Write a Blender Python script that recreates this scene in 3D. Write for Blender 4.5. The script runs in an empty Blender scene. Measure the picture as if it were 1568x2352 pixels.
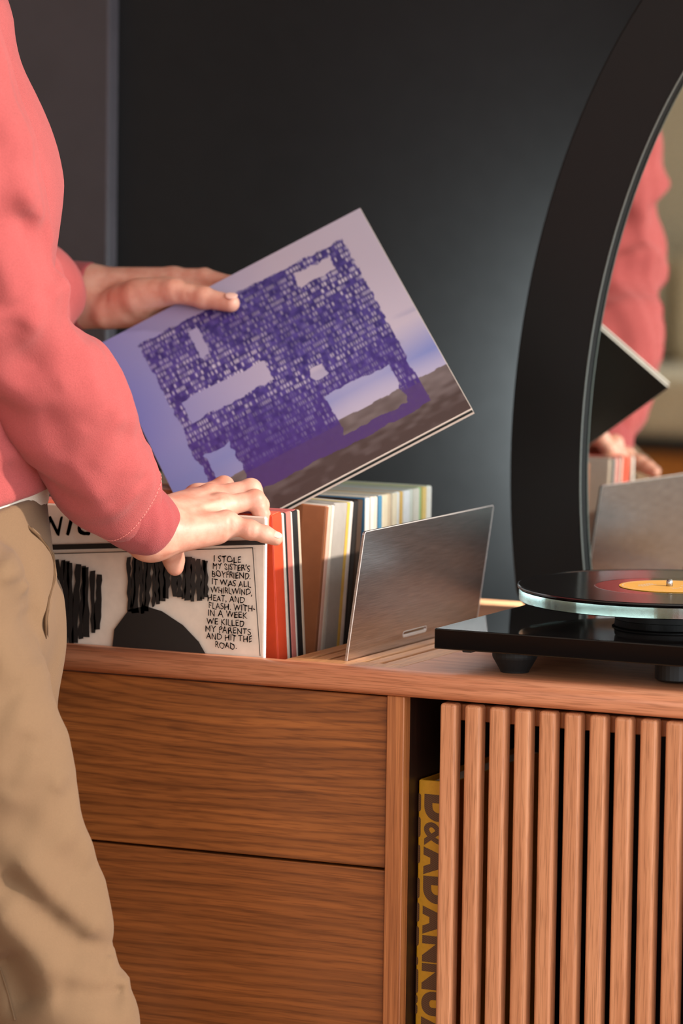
import bpy, bmesh, math, random
import numpy as np
from mathutils import Vector, Matrix, Euler

SC = bpy.context.scene
COL = SC.collection
random.seed(7)

# ------------------------------------------------------------------ camera, world, lights, exposure
FPX = 10380.0
CAM = np.array([2.61145549, -4.17341116, 1.34268362])
MR = np.array([[0.903406292269251, 0.4285710315671933, 0.013562521511739383],
               [0.054985573415854534, -0.08442194510180613, -0.9949118161431982],
               [-0.42524540891637413, 0.8995553379790814, -0.09983254033072736]])
cam_data = bpy.data.cameras.new('camera')
cam = bpy.data.objects.new('camera', cam_data)
COL.objects.link(cam)
cam_data.sensor_fit = 'VERTICAL'
cam_data.sensor_height = 36.0
cam_data.lens = FPX / 2352.0 * 36.0
cam_data.clip_start = 0.05
cam_data.dof.use_dof = True
cam_data.dof.focus_distance = 4.42
cam_data.dof.aperture_fstop = 4.6
_m = Matrix(((MR[0][0], -MR[1][0], -MR[2][0], CAM[0]),
             (MR[0][1], -MR[1][1], -MR[2][1], CAM[1]),
             (MR[0][2], -MR[1][2], -MR[2][2], CAM[2]),
             (0, 0, 0, 1)))
cam.matrix_world = _m
SC.camera = cam

SC.view_settings.view_transform = 'Standard'
SC.view_settings.look = 'None'
SC.view_settings.gamma = 1.0
SC.view_settings.use_curve_mapping = False
SC.view_settings.exposure = 0.0

world = bpy.data.worlds.new('world')
SC.world = world
world.use_nodes = True
wn = world.node_tree
wn.nodes['Background'].inputs[0].default_value = (0.78, 0.94, 1.0, 1)
wn.nodes['Background'].inputs[1].default_value = 1.6

def add_light(name, kind, loc, direction, energy, color, **kw):
    d = bpy.data.lights.new(name, kind)
    d.energy = energy
    d.color = color
    for k, v in kw.items():
        setattr(d, k, v)
    o = bpy.data.objects.new(name, d)
    COL.objects.link(o)
    o.location = loc
    o.rotation_euler = Vector(direction).to_track_quat('-Z', 'Y').to_euler()
    return o

SUN_DIR = (-0.88, -0.10, -0.40)
add_light('sun', 'SUN', (4, -3, 4), SUN_DIR, 4.6, (1.0, 0.88, 0.76), angle=math.radians(2.2))
add_light('window_daylight', 'AREA', (2.96, -2.05, 1.45), (-1, 0.0, -0.02), 78, (0.96, 0.97, 1.0), shape='RECTANGLE', size=4.5, size_y=2.2)
add_light('front_fill', 'AREA', (0.2, -5.9, 1.75), (0, 1, -0.05), 36, (1.0, 0.95, 0.90), shape='RECTANGLE', size=2.6, size_y=1.9)  # soft fill added to brighten the front faces

# ------------------------------------------------------------------ pixel helpers (photo frame 1568x2352)
def ray(px, py):
    return MR.T @ np.array([px - 784.0, py - 1176.0, FPX])
def at(px, py, D):
    return CAM + ray(px, py) / FPX * D
def aty(px, py, Y):
    d = ray(px, py)
    return CAM + d * (Y - CAM[1]) / d[1]
def atx(px, py, X):
    d = ray(px, py)
    return CAM + d * (X - CAM[0]) / d[0]

# ------------------------------------------------------------------ materials
def s2l(c):
    return tuple(((x / 255.0) / 12.92 if x / 255.0 <= 0.04045 else ((x / 255.0 + 0.055) / 1.055) ** 2.4) for x in c) + (1.0,)

def new_mat(name):
    m = bpy.data.materials.new(name)
    m.use_nodes = True
    nt = m.node_tree
    return m, nt, nt.nodes['Principled BSDF']

def N(nt, kind, **kw):
    n = nt.nodes.new(kind)
    for k, v in kw.items():
        if isinstance(k, str) and hasattr(n, k):
            setattr(n, k, v)
    return n

def ramp(nt, stops):
    r = nt.nodes.new('ShaderNodeValToRGB')
    el = r.color_ramp.elements
    while len(el) < len(stops):
        el.new(0.5)
    for e, (p, c) in zip(el, stops):
        e.position = p
        e.color = c
    return r

def plain(name, rgb, rough=0.5, metal=0.0, spec=0.5, noise=0.0, nscale=200.0, bump=0.0, bscale=600.0, **kw):
    m, nt, b = new_mat(name)
    c = s2l(rgb)
    b.inputs['Roughness'].default_value = rough
    b.inputs['Metallic'].default_value = metal
    b.inputs['Specular IOR Level'].default_value = spec
    for k, v in kw.items():
        b.inputs[k].default_value = v
    geo = N(nt, 'ShaderNodeNewGeometry')
    n = N(nt, 'ShaderNodeTexNoise')
    n.inputs['Scale'].default_value = nscale
    n.inputs['Detail'].default_value = 3
    nt.links.new(geo.outputs['Position'], n.inputs['Vector'])
    k = max(noise, 0.02)
    r = ramp(nt, [(0.3, tuple(x * (1 - k) for x in c[:3]) + (1,)), (0.7, tuple(min(1, x * (1 + k)) for x in c[:3]) + (1,))])
    nt.links.new(n.outputs['Fac'], r.inputs[0])
    nt.links.new(r.outputs[0], b.inputs['Base Color'])
    if bump > 0:
        n2 = N(nt, 'ShaderNodeTexNoise')
        n2.inputs['Scale'].default_value = bscale
        n2.inputs['Detail'].default_value = 2
        nt.links.new(geo.outputs['Position'], n2.inputs['Vector'])
        bp = N(nt, 'ShaderNodeBump')
        bp.inputs['Strength'].default_value = bump
        bp.inputs['Distance'].default_value = 0.001
        nt.links.new(n2.outputs['Fac'], bp.inputs['Height'])
        nt.links.new(bp.outputs[0], b.inputs['Normal'])
    return m

def wood(name, light, dark, axis, rough=0.42, along=2.2, across=55.0, rings=None, lo=0.32, hi=0.68, bump=0.15):
    """oak: stretched noise along one axis, pores, optional cathedral rings (centre x, centre z, squash)"""
    m, nt, b = new_mat(name)
    L = nt.links
    geo = N(nt, 'ShaderNodeNewGeometry')
    info = N(nt, 'ShaderNodeObjectInfo')
    mp = N(nt, 'ShaderNodeMapping')
    s = [across, across, across]
    s[axis] = along
    mp.inputs['Scale'].default_value = s
    off = N(nt, 'ShaderNodeVectorMath', operation='SCALE')
    comb = N(nt, 'ShaderNodeCombineXYZ')
    for i in range(3):
        L.new(info.outputs['Random'], comb.inputs[i])
    L.new(comb.outputs[0], off.inputs[0])
    off.inputs['Scale'].default_value = 3.0
    addv = N(nt, 'ShaderNodeVectorMath', operation='ADD')
    L.new(geo.outputs['Position'], addv.inputs[0])
    L.new(off.outputs[0], addv.inputs[1])
    L.new(addv.outputs[0], mp.inputs['Vector'])
    n1 = N(nt, 'ShaderNodeTexNoise')
    n1.inputs['Scale'].default_value = 1.6
    n1.inputs['Detail'].default_value = 5
    n1.inputs['Roughness'].default_value = 0.6
    n1.inputs['Distortion'].default_value = 0.6
    L.new(mp.outputs[0], n1.inputs['Vector'])
    mp2 = N(nt, 'ShaderNodeMapping')
    s2 = [across * 22, across * 22, across * 22]
    s2[axis] = along * 22
    mp2.inputs['Scale'].default_value = s2
    L.new(addv.outputs[0], mp2.inputs['Vector'])
    n2 = N(nt, 'ShaderNodeTexNoise')
    n2.inputs['Scale'].default_value = 0.55
    n2.inputs['Detail'].default_value = 2
    L.new(mp2.outputs[0], n2.inputs['Vector'])
    r1 = ramp(nt, [(lo, s2l(dark)), (0.5 * (lo + hi), s2l([(a + c) / 2 for a, c in zip(light, dark)])), (hi, s2l(light))])
    src = n1.outputs['Fac']
    if rings:
        cx, cz, sq = rings[:3]
        rs = rings[3] if len(rings) > 3 else 26.0
        mp3 = N(nt, 'ShaderNodeMapping')
        mp3.inputs['Location'].default_value = (-cx * sq, 0, -cz)
        mp3.inputs['Scale'].default_value = (sq, 0.0, 1.0)
        L.new(geo.outputs['Position'], mp3.inputs['Vector'])
        # slow noise bends the rings
        nb = N(nt, 'ShaderNodeTexNoise')
        nb.inputs['Scale'].default_value = 1.0
        nb.inputs['Detail'].default_value = 3
        mpb = N(nt, 'ShaderNodeMapping')
        mpb.inputs['Scale'].default_value = (3.5, 3.5, 14)
        L.new(geo.outputs['Position'], mpb.inputs['Vector'])
        L.new(mpb.outputs[0], nb.inputs['Vector'])
        sub = N(nt, 'ShaderNodeVectorMath', operation='SUBTRACT')
        L.new(nb.outputs['Color'], sub.inputs[0])
        sub.inputs[1].default_value = (0.5, 0.5, 0.5)
        sc = N(nt, 'ShaderNodeVectorMath', operation='SCALE')
        L.new(sub.outputs[0], sc.inputs[0])
        sc.inputs['Scale'].default_value = 0.022
        ad = N(nt, 'ShaderNodeVectorMath', operation='ADD')
        L.new(mp3.outputs[0], ad.inputs[0])
        L.new(sc.outputs[0], ad.inputs[1])
        ln = N(nt, 'ShaderNodeVectorMath', operation='LENGTH')
        L.new(ad.outputs[0], ln.inputs[0])
        mul = N(nt, 'ShaderNodeMath', operation='MULTIPLY')
        L.new(ln.outputs['Value'], mul.inputs[0])
        mul.inputs[1].default_value = rs * 3.2
        fr = N(nt, 'ShaderNodeMath', operation='FRACT')
        L.new(mul.outputs[0], fr.inputs[0])
        rr = ramp(nt, [(0.0, (0.10, 0.10, 0.10, 1)), (0.18, (0.62, 0.62, 0.62, 1)), (0.7, (0.75, 0.75, 0.75, 1)), (1.0, (0.12, 0.12, 0.12, 1))])
        L.new(fr.outputs[0], rr.inputs[0])
        mixf = N(nt, 'ShaderNodeMath', operation='MULTIPLY_ADD')
        L.new(rr.outputs[0], mixf.inputs[0])
        mixf.inputs[1].default_value = 0.34
        ms = N(nt, 'ShaderNodeMath', operation='MULTIPLY')
        L.new(n1.outputs['Fac'], ms.inputs[0])
        ms.inputs[1].default_value = 0.66
        L.new(ms.outputs[0], mixf.inputs[2])
        src = mixf.outputs[0]
    L.new(src, r1.inputs[0])
    r2 = ramp(nt, [(0.36, (0.52, 0.46, 0.40, 1)), (0.50, (1, 1, 1, 1))])
    L.new(n2.outputs['Fac'], r2.inputs[0])
    mx = N(nt, 'ShaderNodeMix', data_type='RGBA', blend_type='MULTIPLY')
    mx.inputs[0].default_value = 0.55
    L.new(r1.outputs[0], mx.inputs[6])
    L.new(r2.outputs[0], mx.inputs[7])
    L.new(mx.outputs[2], b.inputs['Base Color'])
    b.inputs['Roughness'].default_value = rough
    bp = N(nt, 'ShaderNodeBump')
    bp.inputs['Strength'].default_value = bump
    bp.inputs['Distance'].default_value = 0.0006
    L.new(n2.outputs['Fac'], bp.inputs['Height'])
    L.new(bp.outputs[0], b.inputs['Normal'])
    return m

def cloth(name, rgb, rough=0.9, weave=900.0, bump=0.35, var=0.10, sheen=0.25):
    m, nt, b = new_mat(name)
    L = nt.links
    geo = N(nt, 'ShaderNodeNewGeometry')
    mp = N(nt, 'ShaderNodeMapping')
    mp.inputs['Rotation'].default_value = (0.3, 0.5, 0.65)
    mp.inputs['Scale'].default_value = (weave, weave * 0.45, weave)
    L.new(geo.outputs['Position'], mp.inputs['Vector'])
    n1 = N(nt, 'ShaderNodeTexNoise')
    n1.inputs['Scale'].default_value = 1.0
    n1.inputs['Detail'].default_value = 1
    L.new(mp.outputs[0], n1.inputs['Vector'])
    n2 = N(nt, 'ShaderNodeTexNoise')
    n2.inputs['Scale'].default_value = 14.0
    n2.inputs['Detail'].default_value = 3
    L.new(geo.outputs['Position'], n2.inputs['Vector'])
    c = s2l(rgb)
    lo = tuple(x * (1 - var) for x in c[:3]) + (1,)
    hi = tuple(min(1, x * (1 + var)) for x in c[:3]) + (1,)
    r = ramp(nt, [(0.3, lo), (0.7, hi)])
    ad = N(nt, 'ShaderNodeMath', operation='MULTIPLY_ADD')
    L.new(n1.outputs['Fac'], ad.inputs[0])
    ad.inputs[1].default_value = 0.6
    hm = N(nt, 'ShaderNodeMath', operation='MULTIPLY')
    L.new(n2.outputs['Fac'], hm.inputs[0])
    hm.inputs[1].default_value = 0.4
    L.new(hm.outputs[0], ad.inputs[2])
    L.new(ad.outputs[0], r.inputs[0])
    L.new(r.outputs[0], b.inputs['Base Color'])
    b.inputs['Roughness'].default_value = rough
    b.inputs['Specular IOR Level'].default_value = 0.2
    b.inputs['Sheen Weight'].default_value = sheen
    b.inputs['Sheen Roughness'].default_value = 0.5
    bp = N(nt, 'ShaderNodeBump')
    bp.inputs['Strength'].default_value = bump
    bp.inputs['Distance'].default_value = 0.0008
    L.new(n1.outputs['Fac'], bp.inputs['Height'])
    L.new(bp.outputs[0], b.inputs['Normal'])
    return m

M = {}
M['wall_dark'] = plain('dark_wall_paint', (27, 25, 26), rough=0.55, spec=0.14, noise=0.05, nscale=40, bump=0.05, bscale=900)
M['panel_dark'] = plain('dark_gloss_panel', (60, 53, 57), rough=0.25, noise=0.05, nscale=30)
M['wall_cream'] = plain('cream_wall_paint', (205, 192, 168), rough=0.8, noise=0.03, nscale=8)
M['ceiling'] = plain('white_ceiling_paint', (228, 222, 212), rough=0.85)
M['floor'] = wood('floor_oak', (186, 140, 96), (150, 104, 66), 0, along=1.5, across=20)
M['oak_rail'] = wood('oak_rail', (222, 150, 112), (180, 110, 74), 0, along=2.0, across=60, lo=0.28, hi=0.70)
M['oak_top'] = wood('oak_top', (220, 152, 112), (184, 116, 78), 0, along=2.0, across=55, lo=0.25, hi=0.75)
M['oak_slat'] = wood('oak_slat', (226, 158, 114), (188, 120, 80), 2, along=2.2, across=70, lo=0.25, hi=0.75)
M['oak_stile'] = wood('oak_stile', (192, 120, 70), (138, 76, 38), 2, along=1.6, across=120)
M['oak_grille'] = wood('oak_grille', (214, 156, 104), (184, 122, 76), 1, along=2.5, across=70, lo=0.25, hi=0.75)
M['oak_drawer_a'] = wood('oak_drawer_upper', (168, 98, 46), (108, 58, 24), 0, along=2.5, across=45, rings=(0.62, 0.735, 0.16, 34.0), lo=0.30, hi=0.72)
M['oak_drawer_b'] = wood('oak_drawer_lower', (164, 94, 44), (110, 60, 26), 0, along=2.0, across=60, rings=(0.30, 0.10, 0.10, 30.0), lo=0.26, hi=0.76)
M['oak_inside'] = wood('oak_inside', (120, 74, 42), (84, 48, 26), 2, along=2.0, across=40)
M['dark_inside'] = wood('dark_brown_inside', (52, 28, 18), (36, 18, 12), 2, along=2.0, across=40)  # very dark brown wood for the inner panel, back and shelf
M['mirror_frame'] = plain('black_frame_lacquer', (20, 17, 16), rough=0.6, spec=0.25, noise=0.03)
M['mirror'] = plain('mirror_silver', (232, 236, 232), rough=0.0, metal=1.0, noise=0.0)
M['mirror_edge'] = plain('mirror_bevel', (120, 124, 118), rough=0.35, metal=0.3)
M['strip'] = plain('added_strip_pale', (230, 240, 238), rough=0.4)  # for the strip added behind the mirror beside the fill lamp
M['steel'] = plain('steel', (170, 168, 166), rough=0.3, metal=1.0)
M['edge_metal'] = plain('edge_glint', (226, 216, 210), rough=0.45, metal=0.4)  # paler than the plate: light caught on its edges, put into the colour
M['gloss_black'] = plain('black_piano_lacquer', (16, 14, 14), rough=0.04, spec=0.5)
M['matte_black'] = plain('matte_black_plastic', (20, 18, 18), rough=0.5)
M['rubber'] = plain('black_rubber', (15, 14, 14), rough=0.65)
M['label'] = plain('record_label_yellow', (232, 168, 66), rough=0.55, noise=0.04, nscale=60)
M['print_white'] = plain('print_white', (226, 216, 200), rough=0.6)
M['ink'] = plain('ink_black', (24, 20, 20), rough=0.5)
M['skin'] = None
M['sweat'] = cloth('coral_sweatshirt', (166, 78, 77), weave=1100, bump=0.6, var=0.15, sheen=0.12)
M['sweat_rib'] = cloth('coral_rib_knit', (160, 72, 73), weave=1500, bump=0.7, var=0.15, sheen=0.12)
M['khaki'] = cloth('khaki_twill', (120, 94, 70), weave=1300, bump=0.2, var=0.08, sheen=0.08)
M['khaki_dark'] = plain('khaki_seam_shadow', (92, 66, 40), rough=0.9)
M['thread'] = plain('pale_thread', (222, 130, 122), rough=0.8)
M['undershirt'] = cloth('white_undershirt', (228, 216, 198), weave=1400, bump=0.2)
M['book'] = plain('yellow_book_cloth', (206, 146, 20), rough=0.6, noise=0.05, nscale=300)
M['paper'] = plain('paper', (222, 208, 186), rough=0.8)
M['cushion'] = cloth('beige_cushion', (206, 190, 162), weave=500)
M['amber_wood'] = wood('amber_wood', (214, 138, 62), (180, 108, 44), 0, along=2.0, across=30)
M['leather'] = plain('brown_leather', (70, 46, 34), rough=0.5)
M['hair'] = plain('dark_hair', (48, 34, 26), rough=0.5)
M['eye'] = plain('eye_white', (228, 222, 214), rough=0.2)

def skin_mat():
    m, nt, b = new_mat('skin')
    L = nt.links
    geo = N(nt, 'ShaderNodeNewGeometry')
    n = N(nt, 'ShaderNodeTexNoise')
    n.inputs['Scale'].default_value = 55.0
    n.inputs['Detail'].default_value = 4
    L.new(geo.outputs['Position'], n.inputs['Vector'])
    r = ramp(nt, [(0.3, s2l((204, 138, 116))), (0.55, s2l((215, 159, 137))), (0.75, s2l((221, 171, 149)))])
    L.new(n.outputs['Fac'], r.inputs[0])
    L.new(r.outputs[0], b.inputs['Base Color'])
    b.inputs['Roughness'].default_value = 0.48
    b.inputs['Subsurface Weight'].default_value = 0.25
    b.inputs['Subsurface Radius'].default_value = (1.0, 0.35, 0.2)
    b.inputs['Subsurface Scale'].default_value = 0.006
    n2 = N(nt, 'ShaderNodeTexNoise')
    n2.inputs['Scale'].default_value = 420.0
    n2.inputs['Detail'].default_value = 3
    L.new(geo.outputs['Position'], n2.inputs['Vector'])
    bp = N(nt, 'ShaderNodeBump')
    bp.inputs['Strength'].default_value = 0.18
    bp.inputs['Distance'].default_value = 0.0008
    L.new(n2.outputs['Fac'], bp.inputs['Height'])
    L.new(bp.outputs[0], b.inputs['Normal'])
    return m
M['skin'] = skin_mat()
M['nail'] = plain('fingernail', (236, 190, 174), rough=0.3)

def brushed():
    m, nt, b = new_mat('brushed_aluminium')
    L = nt.links
    geo = N(nt, 'ShaderNodeNewGeometry')
    mp = N(nt, 'ShaderNodeMapping')
    mp.inputs['Scale'].default_value = (30, 30, 1400)
    L.new(geo.outputs['Position'], mp.inputs['Vector'])
    n = N(nt, 'ShaderNodeTexNoise')
    n.inputs['Scale'].default_value = 1.0
    n.inputs['Detail'].default_value = 2
    L.new(mp.outputs[0], n.inputs['Vector'])
    r = ramp(nt, [(0.35, s2l((176, 171, 173))), (0.65, s2l((204, 199, 201)))])
    L.new(n.outputs['Fac'], r.inputs[0])
    L.new(r.outputs[0], b.inputs['Base Color'])
    b.inputs['Metallic'].default_value = 1.0
    b.inputs['Roughness'].default_value = 0.27
    bp = N(nt, 'ShaderNodeBump')
    bp.inputs['Strength'].default_value = 0.06
    bp.inputs['Distance'].default_value = 0.0004
    L.new(n.outputs['Fac'], bp.inputs['Height'])
    L.new(bp.outputs[0], b.inputs['Normal'])
    return m
M['brushed'] = brushed()

def vinyl():
    m, nt, b = new_mat('grooved_vinyl')
    L = nt.links
    tc = N(nt, 'ShaderNodeTexCoord')
    ln = N(nt, 'ShaderNodeVectorMath', operation='LENGTH')
    mp = N(nt, 'ShaderNodeMapping')
    mp.inputs['Scale'].default_value = (1, 1, 0)
    L.new(tc.outputs['Object'], mp.inputs['Vector'])
    L.new(mp.outputs[0], ln.inputs[0])
    mul = N(nt, 'ShaderNodeMath', operation='MULTIPLY')
    L.new(ln.outputs['Value'], mul.inputs[0])
    mul.inputs[1].default_value = 900.0
    n = N(nt, 'ShaderNodeTexNoise', noise_dimensions='1D')
    n.inputs['Scale'].default_value = 1.0
    n.inputs['Detail'].default_value = 3
    L.new(mul.outputs[0], n.inputs['W'])
    # grooves only outside the smooth run-out area
    gt = N(nt, 'ShaderNodeMath', operation='GREATER_THAN')
    L.new(ln.outputs['Value'], gt.inputs[0])
    gt.inputs[1].default_value = 0.0735
    rg = N(nt, 'ShaderNodeMath', operation='MULTIPLY_ADD')
    L.new(gt.outputs[0], rg.inputs[0])
    rg.inputs[1].default_value = 0.10
    rg.inputs[2].default_value = 0.05
    L.new(rg.outputs[0], b.inputs['Roughness'])
    bs = N(nt, 'ShaderNodeMath', operation='MULTIPLY')
    L.new(gt.outputs[0], bs.inputs[0])
    bs.inputs[1].default_value = 0.05
    bp = N(nt, 'ShaderNodeBump')
    bp.inputs['Distance'].default_value = 0.0002
    L.new(bs.outputs[0], bp.inputs['Strength'])
    L.new(n.outputs['Fac'], bp.inputs['Height'])
    L.new(bp.outputs[0], b.inputs['Normal'])
    b.inputs['Base Color'].default_value = s2l((17, 15, 15))
    b.inputs['Specular IOR Level'].default_value = 0.7
    return m
M['vinyl'] = vinyl()

def acrylic():
    m, nt, b = new_mat('teal_tinted_glass')
    b.inputs['Base Color'].default_value = s2l((206, 236, 232))
    b.inputs['Transmission Weight'].default_value = 1.0
    b.inputs['Roughness'].default_value = 0.10
    b.inputs['IOR'].default_value = 1.5
    return m
M['acrylic'] = acrylic()

def vcol(name, rough=0.45):
    m, nt, b = new_mat(name)
    a = N(nt, 'ShaderNodeVertexColor')
    a.layer_name = 'Col'
    nt.links.new(a.outputs[0], b.inputs['Base Color'])
    b.inputs['Roughness'].default_value = rough
    b.inputs['Specular IOR Level'].default_value = 0.4
    return m
M['house_print'] = vcol('printed_cover', 0.34)

_cards = {}
def card(rgb, rough=0.5):
    k = (rgb, rough)
    if k not in _cards:
        _cards[k] = plain('printed_card_%02x%02x%02x' % rgb, rgb, rough=rough, noise=0.05, nscale=90)
    return _cards[k]

# ------------------------------------------------------------------ object helpers
def tag(o, label=None, cat=None, group=None, kind=None):
    if label: o['label'] = label
    if cat: o['category'] = cat
    if group: o['group'] = group
    if kind: o['kind'] = kind
    return o

def world_loc(o):
    v = Vector(o.location)
    p = o.parent
    while p:
        v = v + Vector(p.location)
        p = p.parent
    return v

def empty(name, loc, label=None, cat=None, group=None, parent=None):
    o = bpy.data.objects.new(name, None)
    o.empty_display_size = 0.05
    COL.objects.link(o)
    o.location = Vector(loc) - (world_loc(parent) if parent else Vector((0, 0, 0)))
    if parent: o.parent = parent
    return tag(o, label, cat, group)

def mesh_obj(name, me, mat, parent=None, origin=None, smooth=None):
    """me is in world coordinates; the origin moves to ORIGIN (default: bottom centre)"""
    n = len(me.vertices)
    co = np.empty(n * 3, dtype=np.float32)
    me.vertices.foreach_get('co', co)
    co = co.reshape(-1, 3)
    if origin is None:
        lo, hi = co.min(0), co.max(0)
        origin = ((lo[0] + hi[0]) / 2, (lo[1] + hi[1]) / 2, lo[2])
    co = co - np.array(origin, dtype=np.float32)
    me.vertices.foreach_set('co', np.ascontiguousarray(co).ravel())
    me.update()
    o = bpy.data.objects.new(name, me)
    COL.objects.link(o)
    if mat is not None and not me.materials:
        me.materials.append(mat)
    o.location = Vector(origin) - (world_loc(parent) if parent else Vector((0, 0, 0)))
    if parent: o.parent = parent
    if smooth is not None:
        me.polygons.foreach_set('use_smooth', [smooth] * len(me.polygons))
    return o

def bm_obj(name, bm, mat, parent=None, origin=None, smooth=None):
    me = bpy.data.meshes.new(name)
    bmesh.ops.recalc_face_normals(bm, faces=bm.faces[:])
    bm.to_mesh(me)
    bm.free()
    return mesh_obj(name, me, mat, parent, origin, smooth)

def box_bm(x0, x1, y0, y1, z0, z1, bev=0.0, seg=1, bm=None):
    b = bmesh.new()
    bmesh.ops.create_cube(b, size=1.0)
    for v in b.verts:
        v.co = Vector((x0 + (v.co.x + 0.5) * (x1 - x0), y0 + (v.co.y + 0.5) * (y1 - y0), z0 + (v.co.z + 0.5) * (z1 - z0)))
    if bev > 0:
        bmesh.ops.bevel(b, geom=b.edges[:], offset=bev, segments=seg, profile=0.5, affect='EDGES')
    if bm is None:
        return b
    me = bpy.data.meshes.new('tmp')
    b.to_mesh(me)
    b.free()
    bm.from_mesh(me)
    bpy.data.meshes.remove(me)
    return bm

def box(name, x0, x1, y0, y1, z0, z1, mat, parent=None, bev=0.0, seg=1):
    return bm_obj(name, box_bm(x0, x1, y0, y1, z0, z1, bev, seg), mat, parent)

def lathe_bm(prof, cx, cy, seg=64, bm=None):
    """prof: list of (r, z), revolved about the vertical through cx, cy"""
    b = bm or bmesh.new()
    rings = []
    for r, z in prof:
        if r < 1e-6:
            rings.append([b.verts.new((cx, cy, z))])
        else:
            rings.append([b.verts.new((cx + r * math.cos(2 * math.pi * i / seg), cy + r * math.sin(2 * math.pi * i / seg), z)) for i in range(seg)])
    for a, c in zip(rings, rings[1:]):
        for i in range(seg):
            j = (i + 1) % seg
            if len(a) == 1 and len(c) == 1: continue
            if len(a) == 1: b.faces.new((a[0], c[i], c[j]))
            elif len(c) == 1: b.faces.new((a[i], c[0], a[j]))
            else: b.faces.new((a[i], c[i], c[j], a[j]))
    return b

def tube_bm(path, r, seg=8, closed=False, bm=None, caps=True):
    b = bm or bmesh.new()
    pts = [Vector(p) for p in path]
    n = len(pts)
    rad = r if isinstance(r, (list, tuple)) else [r] * n
    rings = []
    ref = None
    for i, p in enumerate(pts):
        if closed:
            t = pts[(i + 1) % n] - pts[i - 1]
        else:
            t = pts[min(i + 1, n - 1)] - pts[max(i - 1, 0)]
        t.normalize()
        if ref is None:
            ref = Vector((0, 0, 1)) if abs(t.z) < 0.9 else Vector((1, 0, 0))
        u = (ref - t * ref.dot(t)).normalized()
        ref = u
        w = t.cross(u)
        rings.append([b.verts.new(p + (u * math.cos(2 * math.pi * k / seg) + w * math.sin(2 * math.pi * k / seg)) * rad[i]) for k in range(seg)])
    m = n if closed else n - 1
    for i in range(m):
        a, c = rings[i], rings[(i + 1) % n]
        for k in range(seg):
            b.faces.new((a[k], a[(k + 1) % seg], c[(k + 1) % seg], c[k]))
    if caps and not closed:
        b.faces.new(rings[0][::-1])
        b.faces.new(rings[-1])
    return b

def prism_bm(poly, axis_pt, e1, e2, n, th, bm=None):
    """2D outline in plane coords (e1,e2) about axis_pt, thickness th along n"""
    b = bm or bmesh.new()
    P0, e1, e2, n = Vector(axis_pt), Vector(e1), Vector(e2), Vector(n)
    lo = [b.verts.new(P0 + e1 * x + e2 * y) for x, y in poly]
    hi = [b.verts.new(P0 + e1 * x + e2 * y + n * th) for x, y in poly]
    b.faces.new(lo[::-1])
    b.faces.new(hi)
    for i in range(len(poly)):
        j = (i + 1) % len(poly)
        b.faces.new((lo[i], lo[j], hi[j], hi[i]))
    return b

def copy_tree(o, delta, parent=None, label=None):
    c = o.copy()
    COL.objects.link(c)
    if parent: c.parent = parent
    else: c.location = Vector(o.location) + Vector(delta)
    if label: c['label'] = label
    for ch in list(o.children):
        copy_tree(ch, delta, c)
    return c

def text_mesh(body, size=1.0, offset=0.0, extrude=0.0, shear=0.0, spacing=1.0, res=6):
    cu = bpy.data.curves.new('text', 'FONT')
    cu.body = body
    cu.size = size
    cu.offset = offset
    cu.extrude = extrude
    cu.shear = shear
    cu.space_character = spacing
    cu.resolution_u = res
    o = bpy.data.objects.new('text', cu)
    COL.objects.link(o)
    bpy.context.view_layer.update()
    me = bpy.data.meshes.new_from_object(o.evaluated_get(bpy.context.evaluated_depsgraph_get()))
    bpy.data.objects.remove(o)
    bpy.data.curves.remove(cu)
    return me

def text_on(name, body, origin, e1, e2, nrm, width, height, mat, parent, **kw):
    """lettering of the given width (along e1) and cap height (along e2), lower left corner at origin"""
    me = text_mesh(body, **kw)
    n = len(me.vertices)
    co = np.empty(n * 3, dtype=np.float32)
    me.vertices.foreach_get('co', co)
    co = co.reshape(-1, 3)
    lo, hi = co.min(0), co.max(0)
    sx = width / max(hi[0] - lo[0], 1e-6)
    sy = height / max(hi[1] - lo[1], 1e-6)
    O, e1, e2, nrm = [np.array(v, dtype=np.float32) for v in (origin, e1, e2, nrm)]
    w = O + (co[:, :1] - lo[0]) * sx * e1 + (co[:, 1:2] - lo[1]) * sy * e2 + co[:, 2:3] * nrm
    me.vertices.foreach_set('co', np.ascontiguousarray(w.astype(np.float32)).ravel())
    me.materials.clear()
    return mesh_obj(name, me, mat, parent)

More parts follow.
